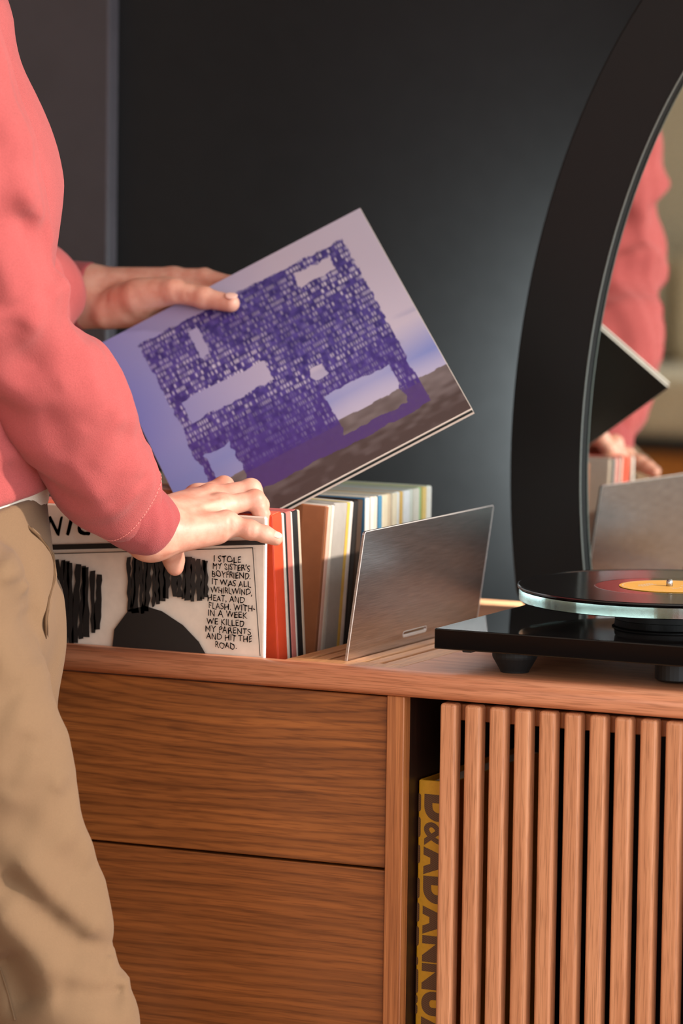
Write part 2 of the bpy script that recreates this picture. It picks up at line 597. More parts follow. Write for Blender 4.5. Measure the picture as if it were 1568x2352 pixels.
# ------------------------------------------------------------------ signed distance modelling (numpy surface nets)
def surfnets(F, org, h):
    s = F < 0
    c = [(i, j, k) for i in (0, 1) for j in (0, 1) for k in (0, 1)]
    nx, ny, nz = F.shape
    sl = lambda a, o: a[o[0]:nx - 1 + o[0], o[1]:ny - 1 + o[1], o[2]:nz - 1 + o[2]]
    allin = np.ones((nx - 1, ny - 1, nz - 1), bool)
    anyin = np.zeros_like(allin)
    for o in c:
        v = sl(s, o)
        allin &= v
        anyin |= v
    mask = anyin & ~allin
    ci = np.argwhere(mask)
    idx = -np.ones(mask.shape, dtype=np.int64)
    idx[mask] = np.arange(len(ci))
    acc = np.zeros((len(ci), 3))
    cnt = np.zeros(len(ci))
    for a in range(3):
        for o in c:
            if o[a]: continue
            o2 = list(o)
            o2[a] = 1
            fa = F[ci[:, 0] + o[0], ci[:, 1] + o[1], ci[:, 2] + o[2]]
            fb = F[ci[:, 0] + o2[0], ci[:, 1] + o2[1], ci[:, 2] + o2[2]]
            x = (fa < 0) != (fb < 0)
            t = np.where(x, fa / np.where(x, fa - fb, 1), 0)
            p = np.tile(np.array(o, float), (len(ci), 1))
            p[:, a] += t
            acc[x] += p[x]
            cnt[x] += 1
    V = (ci + acc / cnt[:, None]) * h + org
    quads = []
    for a in range(3):
        b_, c_ = (a + 1) % 3, (a + 2) % 3
        sa = [slice(None)] * 3
        sb = [slice(None)] * 3
        sa[a] = slice(0, -1)
        sb[a] = slice(1, None)
        e = s[tuple(sa)] != s[tuple(sb)]
        ii = np.argwhere(e)
        ii = ii[(ii[:, b_] > 0) & (ii[:, c_] > 0) & (ii[:, b_] < F.shape[b_] - 1) & (ii[:, c_] < F.shape[c_] - 1)]
        inside = s[ii[:, 0], ii[:, 1], ii[:, 2]]
        def g(db, dc):
            q = ii.copy()
            q[:, b_] -= db
            q[:, c_] -= dc
            return idx[q[:, 0], q[:, 1], q[:, 2]]
        Q = np.stack([g(1, 1), g(0, 1), g(0, 0), g(1, 0)], 1)
        Q[~inside] = Q[~inside][:, ::-1]
        quads.append(Q)
    Q = np.concatenate(quads)
    Q = Q[(Q >= 0).all(1)]
    return V, Q

def sdf_mesh(fn, lo, hi, h):
    lo, hi = np.array(lo, float), np.array(hi, float)
    n = np.ceil((hi - lo) / h).astype(int) + 1
    xs = [(lo[a] + h * np.arange(n[a])).astype(np.float32) for a in range(3)]
    F = np.empty(n, dtype=np.float32)
    step = max(1, int(400000 // (n[1] * n[2])))
    Y, Z = np.meshgrid(xs[1], xs[2], indexing='ij')
    for i in range(0, n[0], step):
        xx = xs[0][i:i + step]
        P = np.empty((len(xx), n[1], n[2], 3), dtype=np.float32)
        P[..., 0] = xx[:, None, None]
        P[..., 1] = Y[None]
        P[..., 2] = Z[None]
        F[i:i + step] = fn(P.reshape(-1, 3)).reshape(len(xx), n[1], n[2])
    return surfnets(F, lo, h)

def build_mesh(name, parts):
    """parts: list of (V, Q)"""
    off = 0
    VV, QQ = [], []
    for V, Q in parts:
        VV.append(V)
        QQ.append(Q + off)
        off += len(V)
    V = np.concatenate(VV).astype(np.float32)
    Q = np.concatenate(QQ)
    me = bpy.data.meshes.new(name)
    me.vertices.add(len(V))
    me.vertices.foreach_set('co', V.ravel())
    me.loops.add(len(Q) * 4)
    me.loops.foreach_set('vertex_index', Q.astype(np.int32).ravel())
    me.polygons.add(len(Q))
    me.polygons.foreach_set('loop_start', np.arange(0, len(Q) * 4, 4, dtype=np.int32))
    me.polygons.foreach_set('use_smooth', np.ones(len(Q), dtype=bool))
    me.update(calc_edges=True)
    me.validate()
    return me

f32 = lambda v: np.asarray(v, dtype=np.float32)
def seg_t(P, a, b):
    a, b = f32(a), f32(b)
    d = b - a
    t = np.clip(((P - a) @ d) / max(float(d @ d), 1e-9), 0, 1)
    q = P - a - t[:, None] * d
    return np.sqrt((q * q).sum(1)), t
def cone(P, a, b, ra, rb):
    d, t = seg_t(P, a, b)
    return d - (ra + (rb - ra) * t)
def smin(a, b, k):
    h = np.clip(0.5 + 0.5 * (b - a) / k, 0, 1)
    return b + (a - b) * h - k * h * (1 - h)
def smax(a, b, k):
    return -smin(-a, -b, k)
def ball(P, c, r):
    q = P - f32(c)
    return np.sqrt((q * q).sum(1)) - r
def ellip(P, c, ax, r):
    """ellipsoid: ax 3x3 rows axes, r radii"""
    q = (P - f32(c)) @ f32(ax).T
    k = np.sqrt(((q / f32(r)) ** 2).sum(1))
    k2 = np.sqrt(((q / f32(r) ** 2) ** 2).sum(1))
    return k * (k - 1) / np.maximum(k2, 1e-6)

E1 = np.array([0.9034894, 0.4286104, 0.0])   # the way the person faces (image right)
E2 = np.array([-0.4286104, 0.9034894, 0.0])  # away from the camera
E3 = np.array([0.0, 0.0, 1.0])

# ================================================================== the room
ZT = 0.75
XL, XR, YB, YF, ZC = -3.4, 3.0, 0.48, -6.2, 2.9
SBY = 0.38   # back edge of the sideboard
def struct(o, label=None):
    o['kind'] = 'structure'
    if label: o['label'] = label
    return o
struct(box('floor', XL, XR, YF, YB, -0.06, 0.0, M['floor']), 'oak floor of the room')
struct(box('ceiling', XL, XR, YF, YB, ZC, ZC + 0.06, M['ceiling']), 'white ceiling of the room')
struct(box('wall_back', XL, XR, YB, YB + 0.1, 0, ZC, M['wall_dark']), 'dark satin wall behind the sideboard')
struct(box('wall_left', XL - 0.1, XL, YF, YB, 0, ZC, M['wall_cream']), 'cream wall on the left of the room')
# right wall with a wide window opening
wr = bmesh.new()
WY0, WY1, WZ0, WZ1 = -4.45, 0.40, 0.25, 2.70
for y0, y1, z0, z1 in ((YF, WY0, 0, ZC), (WY1, YB, 0, ZC), (WY0, WY1, 0, WZ0), (WY0, WY1, WZ1, ZC)):
    box_bm(XR, XR + 0.12, y0, y1, z0, z1, bm=wr)
struct(bm_obj('wall_right', wr, M['wall_cream']), 'cream wall with a wide window, right of the room')
w1 = struct(empty('window_1', (XR + 0.06, (WY0 + WY1) / 2, WZ0), 'wide window with white mullions on the right wall'))
wf = M['ceiling']
for i in range(4):
    y = WY0 + (WY1 - WY0) * i / 3
    box('mullion', XR + 0.03, XR + 0.09, y - 0.03, y + 0.03, WZ0, WZ1, wf, w1)
for z in (WZ0 + 0.03, WZ1 - 0.03):
    box('window_frame', XR + 0.03, XR + 0.09, WY0, WY1, z - 0.03, z + 0.03, wf, w1)
# wall behind the camera with a window opening
wfm = bmesh.new()
FX0, FX1, FZ0, FZ1 = -1.2, 1.6, 0.75, 2.7
for x0, x1, z0, z1 in ((XL, FX0, 0, ZC), (FX1, XR, 0, ZC), (FX0, FX1, 0, FZ0), (FX0, FX1, FZ1, ZC)):
    box_bm(x0, x1, YF - 0.12, YF, z0, z1, bm=wfm)
struct(bm_obj('wall_front', wfm, M['wall_cream']), 'cream wall behind the viewer')
w2 = struct(empty('window_2', ((FX0 + FX1) / 2, YF - 0.06, FZ0), 'window in the wall behind the viewer'))
for i in range(3):
    x = FX0 + (FX1 - FX0) * i / 2
    box('mullion', x - 0.03, x + 0.03, YF - 0.09, YF - 0.03, FZ0, FZ1, wf, w2)
for z in (FZ0 + 0.03, FZ1 - 0.03):
    box('window_frame', FX0, FX1, YF - 0.09, YF - 0.03, z - 0.03, z + 0.03, wf, w2)
# dark glossy wall panel on the left, its bevelled edge catching the light
pxe = aty(249, 300, 0.455)[0]
struct(box('trim_1', XL, pxe, 0.455, YB, 0.0, ZC, M['panel_dark'], bev=0.003, seg=2), 'dark glossy wall panel with a bevelled edge')

# ================================================================== sideboard
SBX0, SBX1 = -0.05, 2.02
sb = empty('sideboard', ((SBX0 + SBX1) / 2, 0.09, 0), 'long oak sideboard with two drawers, a slatted door and an open record well', 'sideboard')
YFR = -0.186
# rounded front rail
prof = [(YFR, 0.7502), (-0.1935, 0.7502)]
for i in range(1, 9):
    a = math.pi / 2 * i / 8
    prof.append((-0.1935 - 0.0135 * math.sin(a), 0.7367 + 0.0135 * math.cos(a)))
for i in range(1, 6):
    a = math.pi / 2 * i / 5
    prof.append((-0.199 - 0.008 * math.cos(a), 0.7325 - 0.008 * math.sin(a)))
prof += [(YFR, 0.7245)]
bm = bmesh.new()
lo = [bm.verts.new((SBX0, y, z)) for y, z in prof]
hi = [bm.verts.new((SBX1, y, z)) for y, z in prof]
bm.faces.new(lo); bm.faces.new(hi[::-1])
for i in range(len(prof)):
    j = (i + 1) % len(prof)
    f = bm.faces.new((lo[i], hi[i], hi[j], lo[j]))
    f.smooth = 1 < i < len(prof) - 3
bm_obj('front_rail', bm, M['oak_rail'], sb)
WX0, WX1 = 0.296, 0.6645
WYB = 0.245
GX1 = 0.7887
box('top_board', GX1 + 0.0004, SBX1, YFR + 0.0003, SBY - 0.001, 0.726, ZT, M['oak_top'], sb, bev=0.0006)
box('top_board', SBX0, WX0, YFR + 0.0003, SBY - 0.001, 0.726, ZT, M['oak_top'], sb, bev=0.0006)
box('back_rail', WX0 + 0.0004, GX1, WYB, SBY - 0.001, 0.726, ZT, M['oak_top'], sb, bev=0.0006)
# slotted grille: slats that run front to back
gr = empty('divider_grille', ((WX1 + GX1) / 2, 0.03, 0.726), parent=sb, label='slotted oak grille that holds record dividers')
slots = [0.6829, 0.7020, 0.7212, 0.7404, 0.7596]
edges = [WX1] + slots + [GX1]
for i in range(len(edges) - 1):
    a = edges[i] + (0.0022 if i else 0.0)
    b_ = edges[i + 1] - (0.0022 if i < len(edges) - 2 else 0.0)
    box('slat', a, b_, -0.1600, WYB - 0.014, 0.738, ZT - 0.0003, M['oak_grille'], gr, bev=0.0011, seg=2)
box('slat_end', WX1, GX1, YFR + 0.0003, -0.1598, 0.728, ZT - 0.0004, M['oak_grille'], gr, bev=0.0006)
box('slat_end', WX1, GX1, WYB - 0.0142, WYB - 0.0002, 0.728, ZT - 0.0004, M['oak_grille'], gr, bev=0.0006)
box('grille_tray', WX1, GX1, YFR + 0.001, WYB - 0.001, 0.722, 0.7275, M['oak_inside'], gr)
# the record well
WZ = 0.5745
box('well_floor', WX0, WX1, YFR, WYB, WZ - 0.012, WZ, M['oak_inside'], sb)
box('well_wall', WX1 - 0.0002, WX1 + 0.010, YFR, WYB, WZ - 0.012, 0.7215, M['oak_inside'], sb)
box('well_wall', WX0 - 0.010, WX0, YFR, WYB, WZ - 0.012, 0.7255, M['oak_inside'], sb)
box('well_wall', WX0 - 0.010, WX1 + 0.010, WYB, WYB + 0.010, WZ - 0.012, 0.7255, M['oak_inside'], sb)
# drawer fronts, stiles, carcass
DX0, DX1 = 0.02, 0.7828
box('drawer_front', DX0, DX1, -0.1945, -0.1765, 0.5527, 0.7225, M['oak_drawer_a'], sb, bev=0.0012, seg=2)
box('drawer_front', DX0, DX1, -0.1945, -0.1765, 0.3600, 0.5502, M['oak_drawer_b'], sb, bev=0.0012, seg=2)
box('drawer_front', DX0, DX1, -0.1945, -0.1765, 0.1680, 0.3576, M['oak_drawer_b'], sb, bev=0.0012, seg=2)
box('stile', 0.7851, 0.8036, -0.2005, -0.1850, 0.15, 0.7245, M['oak_stile'], sb, bev=0.0008)
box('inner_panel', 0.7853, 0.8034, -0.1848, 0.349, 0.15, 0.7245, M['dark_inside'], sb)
box('stile', SBX0, DX0 - 0.002, -0.2005, 0.36, 0.15, 0.7245, M['oak_stile'], sb, bev=0.0008)
box('stile', 1.42, 1.44, -0.170, 0.36, 0.15, 0.7245, M['oak_stile'], sb, bev=0.0008)
box('stile', SBX1 - 0.02, SBX1, -0.2005, 0.36, 0.15, 0.7245, M['oak_stile'], sb, bev=0.0008)
box('bottom_board', SBX0, SBX1, -0.2005, 0.36, 0.13, 0.15, M['oak_rail'], sb, bev=0.0008)
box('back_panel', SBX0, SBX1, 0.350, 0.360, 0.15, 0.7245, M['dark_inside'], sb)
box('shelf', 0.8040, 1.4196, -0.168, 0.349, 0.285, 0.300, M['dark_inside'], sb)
for x in (SBX0 + 0.1, SBX1 - 0.1):
    for y in (-0.15, 0.31):
        bm_obj('leg', lathe_bm([(0, 0), (0.012, 0), (0.020, 0.128), (0, 0.128)], x, y, 20), M['oak_stile'], sb, smooth=False)
# sliding door of upright slats
door = empty('slatted_door', (1.13, -0.19, 0.165), parent=sb, label='sliding door of upright oak slats')
sl0 = None
for i in range(45):
    x = 0.8415 + 0.02606 * i
    if sl0 is None:
        sl0 = box('slat', x, x + 0.0172, -0.2005, -0.1845, 0.165, 0.7215, M['oak_slat'], door, bev=0.0036, seg=4)
    else:
        c = sl0.copy(); COL.objects.link(c)
        c.location.x = sl0.location.x + 0.02606 * i
        # slats are cut from different boards: tiny differences in set and height
        c.location.y = sl0.location.y + random.uniform(-0.0004, 0.0004)
for z0, z1 in ((0.7035, 0.7195), (0.168, 0.184)):
    box('cross_rail', 0.8425, 2.0, -0.1844, -0.1740, z0, z1, M['oak_stile'], door, bev=0.0008)

# ================================================================== turntable
TX, TY = 1.0, 0.0
tt = empty('turntable', (TX + 0.04, -0.03, ZT), 'black gloss turntable with a thick glass platter on the oak sideboard', 'turntable')
PX0, PX1, PY0, PY1 = 0.8313, 1.2463, -0.1932, 0.140
box('plinth', PX0, PX1, PY0, PY1, 0.773, 0.793, M['gloss_black'], tt, bev=0.0012, seg=2)
for x, y in ((0.8985, -0.1500), (1.185, -0.1500), (1.04, 0.095)):
    bm_obj('foot', lathe_bm([(0, 0.7502), (0.0140, 0.7502), (0.0146, 0.7520), (0.0216, 0.7640), (0.0222, 0.7660), (0.0222, 0.7731), (0, 0.7731)], x, y, 32), M['rubber'], tt, smooth=False)
bm_obj('motor', lathe_bm([(0, 0.7515), (0.020, 0.7515), (0.0225, 0.7535), (0.0225, 0.7731), (0, 0.7731)], 1.063, -0.135, 32), M['matte_black'], tt, smooth=False)
box('power_switch', 0.8590, 0.8690, -0.1885, -0.176, 0.7708, 0.7731, M['rubber'], tt, bev=0.0008)
bm_obj('sub_platter', lathe_bm([(0, 0.7932), (0.0535, 0.7932), (0.0540, 0.7995), (0.0565, 0.8010), (0.0565, 0.8022), (0.0540, 0.8040), (0.0538, 0.8085), (0.0520, 0.8098), (0, 0.8098)], TX, TY, 96), M['matte_black'], tt, smooth=False)
bm_obj('platter', lathe_bm([(0, 0.8102), (0.1485, 0.8102), (0.1495, 0.8110), (0.1495, 0.8212), (0.1487, 0.8220), (0, 0.8220)], TX, TY, 160), M['acrylic'], tt, smooth=False)
bm_obj('spindle', lathe_bm([(0, 0.8221), (0.0033, 0.8221), (0.0033, 0.8295), (0.0026, 0.8318), (0.0012, 0.8325), (0, 0.8325)], TX, TY, 24), M['steel'], tt, smooth=True)
# tonearm on the right of the plinth
arm = bmesh.new()
lathe_bm([(0, 0.793), (0.026, 0.793), (0.026, 0.806), (0.015, 0.810), (0.015, 0.836), (0, 0.836)], 1.205, 0.085, 32, bm=arm)
tube_bm([(1.205, 0.150, 0.838), (1.205, 0.085, 0.838), (1.203, -0.06, 0.836), (1.190, -0.150, 0.834)], 0.0043, 10, bm=arm)
tube_bm([(1.205, 0.118, 0.838), (1.205, 0.152, 0.838)], 0.015, 24, bm=arm)
box_bm(1.180, 1.198, -0.178, -0.140, 0.828, 0.835, bev=0.001, bm=arm)
bm_obj('tonearm', arm, M['matte_black'], tt, smooth=False)

rec = empty('vinyl_record', (TX, TY, 0.8222), 'black vinyl record with a yellow label lying on the turntable', 'record')
vb = lathe_bm([(0.0036, 0.8222), (0.1496, 0.8222), (0.1508, 0.8230), (0.1512, 0.8241), (0.1508, 0.8252), (0.1496, 0.8257), (0.1475, 0.8254), (0.1455, 0.8250), (0.0750, 0.8250), (0.0735, 0.8249), (0.0525, 0.8249), (0.0036, 0.8252)], TX, TY, 200)
bm_obj('disc', vb, M['vinyl'], rec, origin=(TX, TY, 0.8222), smooth=False)
lb = bm_obj('label', lathe_bm([(0.0036, 0.82525), (0.0500, 0.82505), (0.0502, 0.8254), (0.0498, 0.8256), (0.0036, 0.8256)], TX, TY, 96), M['label'], rec, smooth=False)
ringb = bmesh.new()
for r in (0.0462,):
    for k in range(96):
        a0, a1 = 2 * math.pi * k / 96, 2 * math.pi * (k + 1) / 96
        vs = [ringb.verts.new((TX + rr * math.cos(a), TY + rr * math.sin(a), 0.82575)) for rr, a in ((r, a0), (r + 0.0006, a0), (r + 0.0006, a1), (r, a1))]
        ringb.faces.new(vs)
bm_obj('label_ring', ringb, M['print_white'], lb)
pb = bmesh.new()
def strip(cx, cy, L, wdt, ang):
    c, s_ = math.cos(ang), math.sin(ang)
    vs = [pb.verts.new((TX + cx + c * a - s_ * b_, TY + cy + s_ * a + c * b_, 0.82580)) for a, b_ in ((-L / 2, -wdt / 2), (L / 2, -wdt / 2), (L / 2, wdt / 2), (-L / 2, wdt / 2))]
    pb.faces.new(vs)
for k, (cx, cy, L) in enumerate(((-0.0230, -0.004, 0.030), (-0.0190, -0.006, 0.028), (-0.0265, 0.000, 0.024), (0.012, 0.016, 0.022), (0.016, 0.012, 0.018), (0.014, -0.014, 0.020))):
    for q in range(int(L / 0.0045)):
        u = -L / 2 + 0.0045 * (q + 0.5)
        a = math.radians(78)
        strip(cx + u * math.cos(a), cy + u * math.sin(a), 0.0032, 0.0016, a)
tag(bm_obj('label_print', pb, M['print_white'], lb), kind='stuff')

# ================================================================== metal divider
dv = empty('record_divider', (0.7212, 0.0, ZT), 'brushed aluminium divider plate with a small slot, upright in the oak grille', 'divider')
Yn, Yf_ = -0.1598, 0.1580
zb, zt = 0.7385, 0.8790
xb, xt = 0.7212, 0.7388
th = 0.0028
dirv = Vector((xt - xb, 0, zt - ZT + 0.0)).normalized()
up = dirv
nrm = Vector((up.z, 0, -up.x))
yv = Vector((0, 1, 0))
base = Vector((xb, 0, ZT)) - up * (ZT - zb)
H = (Vector((xt, 0, zt)) - base).length
bm = bmesh.new()
def rrect(x0, x1, y0, y1, r, n=5):
    pts = []
    for cx, cy, a0 in ((x1 - r, y1 - r, 0), (x0 + r, y1 - r, 90), (x0 + r, y0 + r, 180), (x1 - r, y0 + r, 270)):
        for i in range(n + 1):
            a = math.radians(a0 + 90 * i / n)
            pts.append((cx + r * math.cos(a), cy + r * math.sin(a)))
    return pts
outer = rrect(Yn, Yf_, 0.0, H, 0.003)
sy = onslot = 0.0
s0 = atx(925, 1459, xb + 0.003)[1]; s1 = atx(979, 1441, xb + 0.003)[1]
zs = atx(952, 1450, xb + 0.003)[2] - zb
inner = rrect(s0, s1, zs - 0.0030, zs + 0.0030, 0.0029)
def plate(outline, hole, t0, t1, mat, name, parent):
    bm = bmesh.new()
    def P(p, t): return base + yv * p[0] + up * p[1] + nrm * t
    for t in (t0, t1):
        vo = [bm.verts.new(P(p, t)) for p in outline]
        vh = [bm.verts.new(P(p, t)) for p in hole]
        eo = [bm.edges.new((vo[i], vo[(i + 1) % len(vo)])) for i in range(len(vo))]
        eh = [bm.edges.new((vh[i], vh[(i + 1) % len(vh)])) for i in range(len(vh))]
        bmesh.ops.triangle_fill(bm, use_beauty=True, use_dissolve=False, edges=eo + eh)
    bm.verts.ensure_lookup_table()
    no, nh = len(outline), len(hole)
    v = bm.verts[:]
    A, Bh, C_, Dh = v[:no], v[no:no + nh], v[no + nh:2 * no + nh], v[2 * no + nh:]
    for a, c in ((A, C_), (Bh, Dh)):
        for i in range(len(a)):
            j = (i + 1) % len(a)
            bm.faces.new((a[i], a[j], c[j], c[i]))
    return bm_obj(name, bm, mat, parent)
plate(outer, inner, -th / 2, th / 2, M['brushed'], 'plate', dv)
def on_plate(p, t): return base + yv * p[0] + up * p[1] + nrm * t
for nm, loop in (('plate_edge', outer), ('slot_edge', inner)):
    bm_obj(nm, tube_bm([on_plate(p, th / 2 - 0.0002) for p in loop], 0.00045, 6, closed=True), M['edge_metal'], dv, smooth=True)
box('slot_lip', xb + 0.0012, xb + 0.0030, s0 + 0.001, s1 - 0.001, zb + zs - 0.0028, zb + zs - 0.0006, M['edge_metal'], dv, bev=0.0004)

# ================================================================== mirror
mr = empty('standing_mirror', (1.197, 0.33, ZT), 'tall oval mirror in a wide black frame standing on the sideboard', 'mirror')
TILT = math.radians(0.7)
MO = Vector((0, 0.3075, ZT))
me1 = Vector((1, 0, 0))
me2 = Vector((0, math.sin(TILT), math.cos(TILT)))
mn = Vector((0, -math.cos(TILT), math.sin(TILT)))
def oval(cx, a, b_, zc, zbot, n=96, r=0.028):
    pts = []
    s = (zbot + r - zc) / b_
    tb = math.asin(max(-1, s))
    for i in range(n + 1):
        t = tb + (math.pi - 2 * tb) * i / n
        pts.append((cx + a * math.cos(t), zc + b_ * math.sin(t)))
    xr_, xl_ = pts[0][0], pts[-1][0]
    for i in range(1, 7):
        t = math.pi / 2 * i / 6
        pts.append((xl_ + r * (1 - math.cos(t)), zbot + r * (1 - math.sin(t))))
    for i in range(0, 6):
        t = math.pi / 2 * i / 6
        pts.append((xr_ - r * (1 - math.sin(t)), zbot + r * (1 - math.cos(t))))
    return pts
zc = 0.915 - ZT
OUT = oval(1.197, 0.500, 0.715, zc, 0.0015)
INN = oval(1.197, 0.4185, 0.628, zc, 0.010, r=0.008)
bm = bmesh.new()
def mp_(p, t): return MO + me1 * p[0] + me2 * p[1] + mn * t
FT = 0.010
for ring_, tt_ in ((None, None),):
    pass
layers = [(OUT, -0.032), (OUT, FT - 0.002), ([(p[0] + (1.197 - p[0]) * 0.004, p[1] + (zc - p[1]) * 0.004 if p[1] > 0.03 else p[1] + 0.0015) for p in OUT], FT), (INN, FT), (INN, -0.004)]
vr = [[bm.verts.new(mp_(p, t)) for p in L_] for L_, t in layers]
n = len(OUT)
for a, c in zip(vr, vr[1:]):
    for i in range(n):
        j = (i + 1) % n
        bm.faces.new((a[i], a[j], c[j], c[i]))
bm.faces.new(vr[0])
bm_obj('frame', bm, M['mirror_frame'], mr)
bm = bmesh.new()
vs = [bm.verts.new(mp_((p[0], p[1]), 0.0)) for p in INN]
bm.faces.new(vs)
go = bm_obj('glass', bm, M['mirror'], mr)
bm_obj('bevel', tube_bm([mp_((p[0] + (1.197 - p[0]) * 0.002, p[1] + (zc - p[1]) * 0.002), FT + 0.0) for p in INN], 0.0009, 6, closed=True), M['mirror_edge'], mr, smooth=True)

# added fill lamp behind the mirror, with a made-up strip, so the wall glows
bm_obj('added_strip', tube_bm([mp_((0.805 + 0.05 * (k / 8 - 0.3) ** 2, 0.06 + 0.22 * k / 8), -0.036) for k in range(9)], 0.004, 8), M['strip'], mr)
ld = bpy.data.lights.new('wall_glow_fill', 'AREA')
ld.shape = 'RECTANGLE'; ld.size = 0.03; ld.size_y = 0.20; ld.energy = 16.0; ld.color = (0.80, 1.0, 0.98)
lo_b = bpy.data.objects.new('wall_glow_fill', ld); COL.objects.link(lo_b)
lo_b.location = mp_((0.80, 0.20), -0.042)
lo_b.rotation_euler = Vector((-0.35, 1, 0)).to_track_quat('-Z', 'Z').to_euler()
for x in (1.0, 1.4):
    bm_obj('stand_foot', tube_bm([mp_((x, 0.30), -0.033), (x, 0.372, ZT + 0.006)], 0.006, 10), M['matte_black'], mr)

# ================================================================== yellow book behind the slatted door
bk = empty('annual_book', (0.826, -0.06, 0.300), 'thick yellow book with chunky dark lettering on its spine, behind the slats', 'book')
BX0, BX1, BY0, BZ1 = 0.8052, 0.8420, -0.1665, 0.6385
box('spine', BX0, BX1, BY0, BY0 + 0.004, 0.3002, BZ1, M['book'], bk, bev=0.0015, seg=2)
box('cover_board', BX0, BX0 + 0.003, BY0 + 0.004, 0.09, 0.3002, BZ1, M['book'], bk, bev=0.0005)
box('cover_board', BX1 - 0.003, BX1, BY0 + 0.004, 0.09, 0.3002, BZ1, M['book'], bk, bev=0.0005)
box('page_block', BX0 + 0.003, BX1 - 0.003, BY0 + 0.004, 0.084, 0.304, BZ1 - 0.005, M['paper'], bk)
def hatch_mat():
    m, nt, b = new_mat('hatched_brown_print')
    L = nt.links
    geo = N(nt, 'ShaderNodeNewGeometry')
    mp = N(nt, 'ShaderNodeMapping')
    mp.inputs['Rotation'].default_value = (0, 0.6, 0)
    L.new(geo.outputs['Position'], mp.inputs['Vector'])
    w = N(nt, 'ShaderNodeTexWave')
    w.bands_direction = 'Z'
    w.inputs['Scale'].default_value = 190.0
    L.new(mp.outputs[0], w.inputs['Vector'])
    r = ramp(nt, [(0.25, s2l((84, 52, 28))), (0.8, s2l((112, 72, 34)))])
    L.new(w.outputs['Fac'], r.inputs[0])
    L.new(r.outputs[0], b.inputs['Base Color'])
    b.inputs['Roughness'].default_value = 0.6
    return m
M['hatch'] = hatch_mat()
def spine_text(txt, z_top, z_bot, x_base, cap):
    text_on('lettering', txt, (x_base, BY0 - 0.0003, z_top), (0, 0, -1), (1, 0, 0), (0, -1, 0), z_top - z_bot, cap, M['hatch'], bk, offset=0.022 if txt == '&' else 0.075, spacing=1.02, res=8)
tz = lambda py: aty(985, py, BY0)[2]
xbase = aty(972, 2000, BY0)[0]
for ch, y0, y1 in (('D', 1824, 1886), ('&', 1888, 1942), ('A', 1945, 2009), ('D', 2012, 2075), ('A', 2081, 2146), ('N', 2149, 2210), ('N', 2213, 2273), ('U', 2277, 2333), ('A', 2336, 2402), ('L', 2406, 2455)):
    spine_text(ch, tz(y0), tz(y1), xbase, 0.0305)
for y0, y1 in ((1824, 1866), (1878, 1925), (1942, 1985), (2018, 2066), (2075, 2120), (2130, 2175), (2200, 2220), (2228, 2284), (2288, 2308), (2310, 2332)):
    xa = BX0 + 0.0003
    w_ = 0.0026 if y1 - y0 > 30 else 0.0022
    z1_, z0_ = tz(y0), tz(y1)
    pts = []
    nseg = 10
    rr_ = min(0.004, (z1_ - z0_) / 2)
    poly = [(0, z0_)] + [(w_ * (1 - (1 - math.sin(math.pi / 2 * i / 5)) ** 1.5), z0_ + rr_ * (1 - math.cos(math.pi / 2 * i / 5))) for i in range(6)] + \
           [(w_ * (1 - (1 - math.cos(math.pi / 2 * i / 5)) ** 1.5), z1_ - rr_ + rr_ * math.sin(math.pi / 2 * i / 5)) for i in range(6)] + [(0, z1_)]
    bm = prism_bm(poly[1:-1], (xa, BY0 - 0.0003, 0), (1, 0, 0), (0, 0, 1), (0, 1, 0), 0.0003)
    bm_obj('lettering', bm, M['hatch'], bk)

# ================================================================== records in the well
LP = 0.3145
def sleeve(yt, lean, t, cover, spine, label, xr=0.6425, roll=0.0, ztop=None, top=None, group='albums standing in the record well', stripe=None, edge=None):
    """yt: y of the front face at the top; lean > 0: top towards the viewer; degrees"""
    la, ra = math.radians(lean), math.radians(roll)
    z0 = WZ + 0.0008
    yb = yt + math.tan(la) * LP * math.cos(la)
    yb = max(yb, YFR + 0.002)
    rise = max(0.0, -LP * math.sin(ra)) + (t * math.sin(-la) if la < 0 else 0.0)
    piv = Vector((xr - LP * math.sin(ra), yb, z0 + max(0, rise)))
    R = Matrix.Translation(piv) @ Euler((la, ra, 0), 'XYZ').to_matrix().to_4x4()
    root = empty('album_sleeve', (xr - LP / 2, yb, z0), label, 'album', group)
    def put(name, x0, x1, y0, y1, za, zb_, mat, bev):
        bm = box_bm(x0, x1, y0, y1, za, zb_, bev)
        bmesh.ops.transform(bm, matrix=R, verts=bm.verts[:])
        return bm_obj(name, bm, mat, root)
    c = put('cover', -LP, -0.0008, 0, t, 0, LP, card(cover), min(0.0007, t * 0.3))
    put('spine', -0.0012, 0.0, 0.0002, t - 0.0002, 0.0006, LP - 0.0006, card(spine), min(0.0005, t * 0.25))
    if top:
        put('top_edge', -LP + 0.001, -0.0014, t * 0.15, t * 0.85, LP - 0.001, LP + 0.0004, card(top), 0.0)
    if stripe:
        col_, x0, x1 = stripe
        put('printed_band', x0, x1, -0.0002, 0.0004, 0.001, LP - 0.001, card(col_), 0.0)
    if edge:
        col_, za, zb_ = edge
        put('spine_mark', -0.0006, 0.0003, t * 0.2, t * 0.85, za, zb_, card(col_), 0.0)
    return root, R

CREAM = (226, 204, 186)
